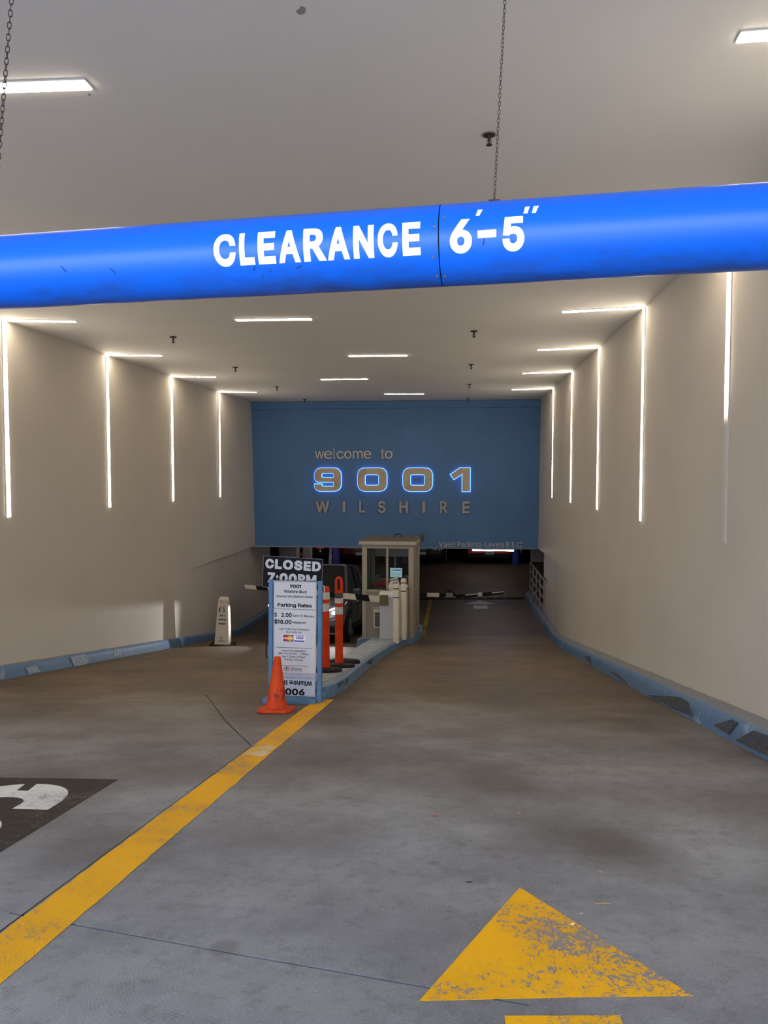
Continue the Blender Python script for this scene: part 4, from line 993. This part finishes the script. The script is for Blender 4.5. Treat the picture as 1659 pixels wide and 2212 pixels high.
# attendant --------------------------------------------------------------
def skin_body(name, nodes, edges, m, parent=None, sub=1):
    me = bpy.data.meshes.new(name); me.from_pydata([n[:3] for n in nodes], edges, [])
    o = link(name, me, m, parent)
    sk = o.modifiers.new('skin', 'SKIN'); sk.use_smooth_shade = True
    if not me.skin_vertices: me.attributes
    for i, n in enumerate(nodes):
        r = n[3] if len(n) == 4 else n[3:5]
        me.skin_vertices[0].data[i].radius = (r, r) if not isinstance(r, tuple) else r
    me.skin_vertices[0].data[0].use_root = True
    ss = o.modifiers.new('sub', 'SUBSURF'); ss.levels = sub; ss.render_levels = sub
    return o
def ensure_skin(me):
    pass
PE = thing('person', 'seated attendant in a red shirt seen from behind inside the booth', 'person', inb(-.20, .62, .0), (0, 0, -.15))
def person():
    # facing +Y (towards the desk), sitting 0.62 m high
    nodes = [(0, 0, .66, .15), (0, -.01, .80, .15), (0, -.02, 1.00, .165), (0, -.01, 1.12, .15), (0, 0, 1.20, .06), (0, .01, 1.26, .055)]
    edges = [(0, 1), (1, 2), (2, 3), (3, 4), (4, 5)]
    def ad(p, par):
        nodes.append(p); edges.append((par, len(nodes)-1)); return len(nodes)-1
    for s in (-1, 1):
        a = ad((s*.17, 0, 1.12, .07), 3); b_ = ad((s*.23, .03, .98, .055), a); c_ = ad((s*.24, .14, .86, .045), b_); d = ad((s*.18, .32, .96, .03), c_); e = ad((s*.17, .36, .97, .028), d)
        for k, (dx, l) in enumerate(((-.03, .055), (-.01, .07), (.012, .075), (.032, .06))):
            f1 = ad((s*.17+dx, .36+l*.6, .985, .010), e); ad((s*.17+dx, .36+l, .975, .008), f1)
        f1 = ad((s*.17-s*.045, .37, .985, .010), e); ad((s*.17-s*.06, .40, .98, .009), f1)
        h = ad((s*.10, .08, .64, .085), 0); k_ = ad((s*.14, .42, .62, .065), h); f = ad((s*.14, .40, .12, .045), k_); ad((s*.15, .52, .05, .035), f)
    o = skin_body('body', nodes, edges, mat('red_shirt', (.34, .018, .014), .8), PE)
    hd_ = MB().lathe([(0, -.13), (.045, -.12), (.07, -.09), (.083, -.03), (.088, .03), (.08, .08), (.05, .115), (0, .125)], n=20).build('head', mat('skin_tone', (.35, .20, .13), .6), PE, smooth=True); hd_.location = (.0, .03, 1.36)
    MB().lathe([(0, -.015), (.018, -.012), (.02, .01), (.0, .02)], (0, .09, -.03), 8).build('nose', MATS['skin_tone'], hd_)
    for s in (-1, 1):
        MB().lathe([(0, -.03), (.012, -.02), (.014, .015), (0, .03)], (s*.088, 0, 0), 8).build('ear', MATS['skin_tone'], hd_)
        MB().lathe([(0, -.008), (.012, 0), (0, .008)], (s*.032, .078, .01), 8).build('eye', M_INK, hd_)
    MB().bb(-.025, .025, .078, .086, -.068, -.060).build('mouth', mat('lip', (.3, .1, .09), .6), hd_)
    hr = MB().lathe([(.086, -.06), (.096, -.02), (.099, .03), (.09, .09), (.055, .128), (0, .14)], n=20).build('hair', mat('dark_grey_hair', (.03, .03, .033), .9, bump=(60, .8)), hd_, smooth=True); hr.location = (0, -.016, .004)
    MB().lathe([(.0, .0), (.16, .0), (.17, .02), (.17, .05), (0, .055)], (0, .0, .49), 24).build('x', M_BLACK, None).name = 'stool_seat_tmp'
try:
    person()
except Exception as ex:
    print('person', ex)
st = bpy.data.objects.get('stool_seat_tmp')
if st:
    ST = thing('stool', 'black stool under the attendant in the booth', 'stool', inb(-.20, .62, .0)); st.name = 'seat'; st.parent = ST
    MB().cone((0, 0, .03), (0, 0, .49), .025, .025, 12).build('column', M_DARKMETAL, ST); MB().lathe([(0, 0), (.2, 0), (.2, .015), (.03, .03), (0, .03)]).build('foot', M_DARKMETAL, ST)

# ================================================================= CAUTION STANDS
M_CREAMS = mat('stand_plastic', (.50, .44, .35), .45, noise=(8, .9, .4, .7))
def caution_stand(loc, rot, label, txtc=True):
    t_ = thing('caution_stand', label, 'caution sign', loc, rot, group='cream caution stands')
    # four-sided tapering tower
    zt = [(0.02, .165, .12), (.60, .135, .10), (.98, .112, .085), (1.05, .108, .06), (1.085, .085, .045)]
    b_ = MB(); vs = [(sx*hx, sy*hy, z) for z, hx, hy in zt for sx, sy in ((-1, -1), (1, -1), (1, 1), (-1, 1))]
    b_.add(vs, [(4*i+k, 4*i+(k+1) % 4, 4*i+4+(k+1) % 4, 4*i+4+k) for i in range(len(zt)-1) for k in range(4)]+[(0, 1, 2, 3), tuple(range(len(vs)-4, len(vs)))])
    body = b_.build('tower', M_CREAMS, t_, bev=.008)
    MB().bb(-.26, .26, -.2, .2, 0, .035).build('rubber_base', M_RUB, t_, bev=.01)
    def yf(z):
        for (z0, _, h0), (z1, _, h1) in zip(zt[:-1], zt[1:]):
            if z0 <= z <= z1: return -(h0+(h1-h0)*(z-z0)/(z1-z0))-.0015
        return -.12
    def Q(cx, cy): return ((cx-690)*.0101/15.8*.98, (1985-cy)*.0101/15.8*1.0+.03)
    def plate(x0, x1, y0, y1, m, d=.001, name='print'):
        (a, z1), (c, z0) = Q(x0, y0), Q(x1, y1); return MB().prism([(a, yf(z0), z0), (c, yf(z0), z0), (c, yf(z1), z1), (a, yf(z1), z1)], (0, -d, 0)).build(name, m, t_)
    def TX(body_, x0, x1, yb, yt, m, bold):
        (a, z0), (c, z1) = Q(x0, yb), Q(x1, yt); o_ = lettering(body_, a, c, z0, z1, 0, m, t_, bold=bold, depth=.0005)
        for v in o_.data.vertices: v.co.y += yf(v.co.z)-.003
        return o_
    if txtc:
        plate(570, 862, 448, 535, mat('caution_red', (.36, .045, .03), .5)); TX('CAUTION', 585, 850, 520, 462, M_CREAMS, .03)
        TX('NOT A', 600, 790, 995, 935, M_INK, .04); TX('PEDESTRIAN', 548, 835, 1135, 1078, M_INK, .03); TX('WALKWAY', 555, 822, 1278, 1222, M_INK, .035)
        plate(565, 605, 705, 838, M_INK); plate(560, 850, 842, 850, M_INK, .0006)
        (a, z) = Q(590, 705); (c, z1) = Q(700, 640); (e, z2) = Q(790, 655)
        MB().tube([(a, yf(z)-.002, z), (c, yf(z1)-.002, z1), (e, yf(z2)-.002, z2)], .005, 5).build('print', M_INK, t_)
        # walking figure
        def seg(p, q, r): 
            (a, z), (c, w) = Q(*p), Q(*q); MB().tube([(a, yf(z)-.002, z), (c, yf(w)-.002, w)], r, 6).build('print', M_INK, t_)
        seg((718, 685), (722, 695), .008); seg((725, 705), (740, 775), .010); seg((740, 775), (705, 838), .005); seg((740, 775), (772, 838), .005); seg((728, 715), (695, 745), .004); seg((730, 715), (770, 745), .004)
        cx_, z_ = Q(668, 1748)
        ring_ = [(cx_+r*math.cos(2*PI*i/20), yf(z_)-.001, z_+r*math.sin(2*PI*i/20)) for r in (.026, .019) for i in range(20)]
        MB().add(ring_, [(i, (i+1) % 20, 20+(i+1) % 20, 20+i) for i in range(20)]).build('emblem_ring', M_INK, t_)
        TX('P', 652, 686, 1766, 1730, M_INK, .05)
        plate(550, 785, 1825, 1885, mat('dull_tag', (.20, .18, .14), .5), .0006); TX('PARKING', 565, 770, 1872, 1838, M_CREAMS, .02)
    else:
        pk = mat('pale_pink_face', (.50, .42, .42), .5)
        for k, (w_, x0, x1) in enumerate((('CAUTION', 570, 850), ('NOT', 620, 790), ('A', 670, 740), ('WALK', 610, 800), ('WAY', 640, 780))):
            yb = 560+k*260; TX(w_, x0, x1, yb, yb-120, M_INK, .04)
        plate(545, 560, 500, 1900, mat('thin_red_border', (.3, .04, .05))); plate(835, 850, 500, 1900, MATS['thin_red_border'])
        TX('P', 640, 720, 1750, 1650, M_INK, .04)
    for s in (-1, 1): MB().cone((s*.10, -.03, 1.03), (s*.10, .03, 1.03), .012, .012, 8).build('hinge', M_CREAMS, t_)
    return t_
cz1 = gz(-5.23, 16.55)
caution_stand((-5.23, 16.6, cz1+.004), (-math.atan(.157)*.0, .035, .05), 'cream caution stand reading NOT A PEDESTRIAN WALKWAY, on a black base by the left wall')
caution_stand((-4.95, 30.0, gz(-4.95, 30.0)+.02), (0, 0, 0), 'pale caution stand on the dark lower level, right of the closed sign', False)

# ================================================================= CARS
M_CARGLASS = mat('car_glass', (.004, .004, .005), .08, spec=.3)
M_TYRE = mat('tyre', (.012, .012, .012), .8)
def car(name, label, loc, rot, paint, Lc, Wc, Hc, suv, front=True, plate_m=None, plate_txt=None):
    """front at local y=0, tail at y=Lc"""
    t_ = thing(name, label, 'car', loc, rot)
    hw = Wc/2; be = Hc*.60
    st_ = [(0.0, .34, .50*be+.15, .80), (.06, .26, .80*be, .90), (.30, .24, .88*be, .97), (.9, .22, .95*be, 1.0), (1.25, .22, be, 1.0), (2.4, .22, be+.01, 1.0), (Lc-1.0, .22, be+.03, 1.0), (Lc-.35, .24, be+.02, .98), (Lc-.06, .27, be*.93, .93), (Lc, .38, be*.75, .86)]
    rings = []
    for y, zb_, zt_, k in st_:
        h_ = hw*k; m_ = (zb_+zt_)/2
        half = [(h_*.86, zb_), (h_*.97, zb_+.10), (h_, m_), (h_*.985, zt_-.16), (h_*.93, zt_-.05), (h_*.80, zt_), (h_*.4, zt_+.025)]
        rings.append([(x, y, z) for x, z in half]+[(-x, y, z) for x, z in half[::-1]])
    n_ = len(rings[0]); b_ = MB(); b_.add([p for r in rings for p in r], [(i*n_+k, i*n_+(k+1) % n_, (i+1)*n_+(k+1) % n_, (i+1)*n_+k) for i in range(len(rings)-1) for k in range(n_)]+[tuple(range(n_)), tuple(range((len(rings)-1)*n_, len(rings)*n_))])
    body = b_.build('body', paint, t_, smooth=True); s_ = body.modifiers.new('s', 'SUBSURF'); s_.levels = 2; s_.render_levels = 2
    # greenhouse
    y_w0, y_w1, y_r0, y_r1 = 1.0, (2.0 if suv else 2.0), (Lc-.75 if suv else Lc-1.35), (Lc-.22 if suv else Lc-.5)
    def gh(k0, k1, z0, z1, name_, m_, sub=0):
        g_ = MB(); base = [(-hw*k0, y_w0, z0), (hw*k0, y_w0, z0), (hw*k0, y_r1, z0), (-hw*k0, y_r1, z0)]; tp = [(-hw*k1, y_w1, z1-.03), (hw*k1, y_w1, z1-.03), (hw*k1, y_r0, z1-.02), (-hw*k1, y_r0, z1-.02)]
        g_.add(base+tp, [(0, 1, 2, 3), (7, 6, 5, 4), (0, 4, 5, 1), (1, 5, 6, 2), (2, 6, 7, 3), (3, 7, 4, 0)]); return g_.build(name_, m_, t_, bev=.03)
    gh(.90, .70, be-.04, Hc, 'window_glass', M_CARGLASS)
    MB().prism([(-hw*.715, y_w1-.03, Hc-.045), (hw*.715, y_w1-.03, Hc-.045), (hw*.715, y_r0+.05, Hc-.04), (-hw*.715, y_r0+.05, Hc-.04)], (0, 0, .05)).build('roof', paint, t_, bev=.02)
    for s in (-1, 1):
        MB().tube([(s*hw*.905, y_w0, be-.02), (s*hw*.71, y_w1, Hc-.03)], .035, 6).build('pillar', paint, t_); MB().tube([(s*hw*.905, y_r1, be-.02), (s*hw*.71, y_r0, Hc-.03)], .05, 6).build('pillar', paint, t_)
        ym = (y_w1+y_r0)/2; MB().tube([(s*hw*.91, ym, be-.02), (s*hw*.715, ym, Hc-.03)], .03, 6).build('pillar', M_BLACK, t_)
        for yw in (.92, Lc-.95):
            a_ = MB().cone((s*(hw-.25), yw, .36), (s*(hw+.006), yw, .36), .40, .40, 28).build('wheel_arch', M_BLACK, t_)
            w_ = MB().cone((s*(hw-.22), yw, .335), (s*(hw+.02), yw, .335), .335, .335, 32).build('wheel', M_TYRE, t_, bev=.02)
            r_ = MB().cone((s*(hw+.01), yw, .335), (s*(hw+.028), yw, .335), .22, .20, 20).build('rim', mat('alloy', (.3, .3, .31), .3, .9), w_)
            for k in range(5):
                a = 2*PI*k/5; MB().tube([(s*(hw+.03), yw, .335), (s*(hw+.03), yw+.19*math.cos(a), .335+.19*math.sin(a))], .016, 5).build('spoke', MATS['alloy'], w_)
        MB().bb(min(s*(hw+.0), s*(hw+.19)), max(s*hw, s*(hw+.19)), 1.45, 1.60, be+.0, be+.15).build('mirror', paint, t_, bev=.03)
        MB().bb(min(s*(hw-.03), s*(hw+.012)), max(s*(hw-.03), s*(hw+.012)), 1.4, Lc-1.35, .27, .36).build('sill', M_BLACK, t_, bev=.01)
        for yd in (1.35, 2.45): MB().tube([(s*(hw+.001), yd, .4), (s*(hw+.003), yd, .65), (s*hw*.99, yd, be-.14)], .005, 4).build('door_seam', M_BLACK, t_)
        for yd in (2.25, 3.25): MB().bb(min(s*(hw-.01), s*(hw+.03)), max(s*(hw-.01), s*(hw+.03)), yd-.1, yd+.08, be-.20, be-.16).build('door_handle', mat('chrome', (.6, .6, .6), .12, 1.), t_, bev=.008)
    if front:
        for s in (-1, 1):
            pr = [(s*hw*.52, -.03, .66*1.0+.08), (s*hw*.80, .03, .72+.08), (s*hw*.93, .16, .80+.08), (s*hw*.90, .10, .655+.08), (s*hw*.60, -.02, .60+.08)]
            MB().prism(pr, (0, .12, .0)).build('headlight', mat('headlight_lens', (.10, .10, .12), .1, coat=1), t_)
            MB().tube([(s*hw*.52, -.05, .735), (s*hw*.70, -.03, .80), (s*hw*.84, .03, .845), (s*hw*.92, .10, .865)], .016, 6).build('running_light', mat('daytime_led', (1, 1, 1), .3, emit=(.85, .80, 1.0), estr=14), t_, smooth=True)
            MB().lathe([(0, 0), (.045, 0), (.045, .004), (0, .004)], (0, 0, 0), 16).build('projector_lens', mat('projector_glow', (1, 1, 1), .3, emit=(.9, .9, 1.0), estr=9), t_).matrix_local = Matrix.Translation((s*hw*.76, -.045, .72)) @ Matrix.Rotation(PI/2, 4, 'X')
        MB().bb(-hw*.48, hw*.48, -.035, .10, .50, .76).build('grille', M_BLACK, t_, bev=.02)
        for k in range(5): MB().bb(-hw*.46, hw*.46, -.045, -.03, .53+k*.048, .545+k*.048).build('grille_bar', mat('chrome', (.6, .6, .6)), t_)
        MB().bb(-hw*.80, hw*.80, -.05, .10, .28, .42).build('lower_intake', M_BLACK, t_, bev=.02)
        MB().bb(-hw*.84, hw*.84, -.07, .08, .23, .275).build('skid_strip', paint, t_, bev=.012)
        MB().tube([(-hw*.8, 1.0, be+.03), (-hw*.2, 1.12, be+.05)], .012, 5).build('wiper', M_BLACK, t_)
    else:
        for s in (-1, 1):
            MB().prism([(s*hw*.62, Lc-.03, be*.80), (s*hw*.93, Lc-.10, be*.80), (s*hw*.93, Lc-.10, be*.90), (s*hw*.66, Lc-.03, be*.90)], (0, .05, 0)).build('tail_light', mat('tail_red', (.30, .01, .01), .2, emit=(1, .03, .01), estr=.12), t_)
            MB().bb(s*hw*.70-.10, s*hw*.70+.10, Lc-.02, Lc+.03, .40, .44).build('reflector', mat('tail_red', (.3, .01, .01)), t_)
        MB().bb(-hw*.84, hw*.84, Lc-.08, Lc+.035, .28, .46).build('rear_bumper', M_BLACK, t_, bev=.03)
        pl = MB().bb(-.155, .155, Lc+.0, Lc+.045, .43, .55).build('number_plate', plate_m or mat('plate_white', (.40, .45, .42), .5), t_)
        MB().bb(-hw*.5, hw*.5, Lc+.0, Lc+.02, .705, .73).build('trim_bar', mat('chrome', (.6, .6, .6)), t_)
    return t_
SILV = mat('grey_car_paint', (.085, .09, .10), .22, .5, coat=.8)
sx_, sy_ = -3.52, 17.15
SUV = car('car', 'tall dark silver car with lit headlight coming up the exit lane past the booth', (sx_, sy_, gz(sx_, sy_)+.0), (-math.atan(.157)*.86, 0, .0), SILV, 4.75, 1.86, 1.86, True)
blk = mat('black_car_paint', (.012, .012, .014), .15, .3, coat=1)
def parked(label, x, paint, L_=4.6, W_=1.86, H_=1.5, **k):
    y = 31.0; return car('car', label, (x, y+L_, gz(x, 32)+.005), (0, 0, PI), paint, L_, W_, H_, False, front=False, **k)
parked('bright red parked car seen below the words Valet Parking', 1.27, mat('red_car_paint', (.38, .012, .012), .25, .1, coat=1), W_=1.92)
parked('black parked car immediately right of the booth on the lower level', -1.45, blk)
parked('dark maroon parked car on the lower level, glimpsed left of the booth', -4.0, mat('maroon_car_paint', (.12, .012, .015), .3, .2, coat=1))
parked('black parked car with a yellow number plate above the closed sign', -6.35, mat('black_car_paint', (0, 0, 0)), plate_m=mat('plate_yellow', (.5, .28, .03), .5))
# red car's plate number
rc = [o for o in bpy.data.objects if o.get('label', '').startswith('bright red')][0]
pt = lettering('4FDR624', -.13, .13, .455, .525, -.0, M_INK, rc, bold=.03)
pt.rotation_euler = (0, 0, PI); pt.location = (0, 4.648, 0)
# headlight beams of the silver car: spot lamps, each with a plate added above to cut the beam off
for s in (-1, 1):
    sh = MB().bb(-.09, .09, -.19, .02, .006, .010).build('added_beam_plate', M_BLACK, SUV); sh.location = (s*.72, -.09, .80)
    ld = bpy.data.lights.new('headlamp', 'SPOT'); ld.energy = 120 if s < 0 else 45; ld.color = (.95, .95, 1.0); ld.spot_size = 1.5 if s < 0 else 1.2; ld.spot_blend = .6; ld.shadow_soft_size = .005
    lo = bpy.data.objects.new('headlamp', ld); C.objects.link(lo); lo.parent = SUV; lo.location = (s*.72, -.10, .80)
    lo.rotation_euler = Vector((-.75, -1, -.10) if s < 0 else (.12, -1, -.33)).to_track_quat('-Z', 'Y').to_euler()

# ================================================================= LOWER LEVEL FITTINGS
t = thing('tube_light', 'bare fluorescent tube light under the right part of the blue wall', 'light', (1.08, 24.0, -.90), (0, 0, 0))
MB().cone((-.63, 0, 0), (.63, 0, 0), .018, .018, 12).build('tube', mat('fluorescent_tube', (1, 1, 1), .4, emit=(1.0, .92, 1.0), estr=34), t)
MB().bb(-.66, .66, -.04, .04, .03, .09).build('housing', M_WHITE, t); 
for s in (-1, 1): MB().bb(s*.645-.015, s*.645+.015, -.02, .02, -.03, .03).build('socket', M_WHITE, t); MB().cone((s*.4, 0, .09), (s*.4, 0, .17), .008, .008, 6).build('hanger', M_DARKMETAL, t)
for tx, ty, lb in ((1.0, 29.3, 'on the lower level over the red car'), (-4.6, 28.2, 'on the lower level over the exit lane')):  # two lamps added behind the header to brighten the parked cars
    t2 = copy_tree(t); t2.location = (tx, ty, -.87); t2['label'] = 'added unseen fluorescent tube light ' + lb
t['label'] = 'bare fluorescent tube light just below the right part of the blue wall'
t = thing('conduit_bracket', 'small pale metal bracket hanging beside the fluorescent tube', 'bracket', (1.93, 24.0, -.69))
MB().prism([(-.06, 0, 0), (.06, 0, 0), (.035, 0, -.27), (.01, 0, -.29)], (0, .02, 0)).build('plate', mat('dull_metal', (.2, .2, .2)), t)
for x, y, lab, m_, w_ in ((2.32, 31.2, 'blue painted round column on the lower level, right of the red car', mat('deep_blue_paint', (.01, .035, .20), .5), .14), (-4.72, 29.4, 'dark blue column on the lower level beside the pale caution stand', mat('dark_blue_paint', (.01, .012, .10), .5), .16)):
    t = thing('column', lab, 'column', (x, y, gz(x, y)))
    MB().lathe([(0, -.02), (w_, -.02), (w_, 2.3), (0, 2.3)], n=24).build('shaft', m_, t, smooth=True); MB().lathe([(w_, 0), (w_+.01, 0), (w_+.01, .35), (w_, .36)], n=24).build('collar', m_, t)
for x, y, a, lab, m_ in ((-6.35, 28.5, .34, 'square pale concrete column above the left edge of the closed sign', mat('pale_concrete', (.42, .38, .33), .8, noise=(5, .8, .4, .7))), (-5.72, 28.8, .16, 'narrow brown concrete column behind the closed sign', mat('brown_concrete', (.22, .18, .14), .8, noise=(5, .8, .4, .7)))):
    zf = gz(x, y); o = MB().bb(-a, a, -a, a, -.02, 2.9).build('column', m_, bev=.02); o.location = (x, y, zf); 
    o.scale = (1, 1, (-.7-zf)/2.9); tag(o, lab, 'column')
# railing on the right of the landing
RL = thing('railing', 'grey metal railing with four rails on the kerb past the right wall', 'railing', (2.52, 22.8, gz(2.5, 23)+.19))
M_RAIL = mat('rail_grey', (.30, .27, .28), .45, .4)
for z in (.22, .50, .78, 1.06): MB().tube([(0, -.05, z), (.02, 4.4, z+(-.0))], .022 if z < 1 else .028, 8).build('rail', M_RAIL, RL)
for k in range(5): MB().cone((0, k*1.09, -.02), (0, k*1.09, 1.06), .022, .022, 8).build('baluster', M_RAIL, RL)

# ================================================================= LITTER
M_LEAF = mat('dry_leaf', (.27, .13, .08), .7)
def leaf(x, y, s, a, m, lab, nm='leaf', curl=.25):
    b_ = MB(); pts = [(-1, 0), (-.6, .28), (0, .38), (.6, .25), (1.15, 0), (.6, -.22), (0, -.32), (-.6, -.25)]
    z0 = gz(x, y)+.003
    v = [(px*s, py*s, (.002+curl*s*abs(py)+(.10*s*px*px))) for px, py in pts]+[(-.5*s, 0, .001), (.5*s, 0, .001)]
    b_.add(v, [(0, 1, 8), (1, 2, 9, 8), (2, 3, 9), (3, 4, 9), (4, 5, 9), (5, 6, 9), (6, 7, 8, 9), (7, 0, 8)])
    b_.tube([(-1*s, 0, .002), (-1.45*s, .1*s, .003)], s*.04, 4)
    o = b_.build(nm, m); o.location = (x, y, z0); o.rotation_euler = (0, 0, a); return tag(o, lab, 'litter')
leaf(-.108, 3.884, .022, .3, M_LEAF, 'reddish dry leaf on the floor near the lane centre')
leaf(.592, 3.136, .013, -.4, mat('tan_leaf', (.40, .22, .09), .7), 'small tan dry leaf on the floor up the lane from the arrow')
leaf(.32, 3.95, .012, .8, MATS['tan_leaf'], 'tiny brown leaf farthest up the floor beyond the dark stain')
leaf(.40, 2.625, .010, .6, mat('white_petal', (.75, .75, .72), .6), 'white scrap of paper lying on the yellow arrowhead', 'paper_scrap')
leaf(.445, 2.72, .007, .2, mat('yellow_petal', (.55, .38, .18), .6), 'tiny yellowish petal just off the edge of the arrowhead', 'petal')
leaf(.05, 2.98, .014, .1, M_RUB, 'small dark scrap on the floor left of the arrow tip', 'dark_scrap')
z_ = gz(.535, 2.814)+.003
b = MB().tube([(-.03, 0, 0), (-.005, .002, .002), (.03, .006, 0)], .0012, 5); b.tube([(-.005, .002, .002), (.012, .018, .001)], .001, 5); b.tube([(.0, .002, .002), (.006, -.014, .001)], .001, 5)
o = b.build('twig', MATS['tan_leaf']); o.location = (.535, 2.814, z_); tag(o, 'thin forked dry twig on the floor right of the arrow tip', 'litter')
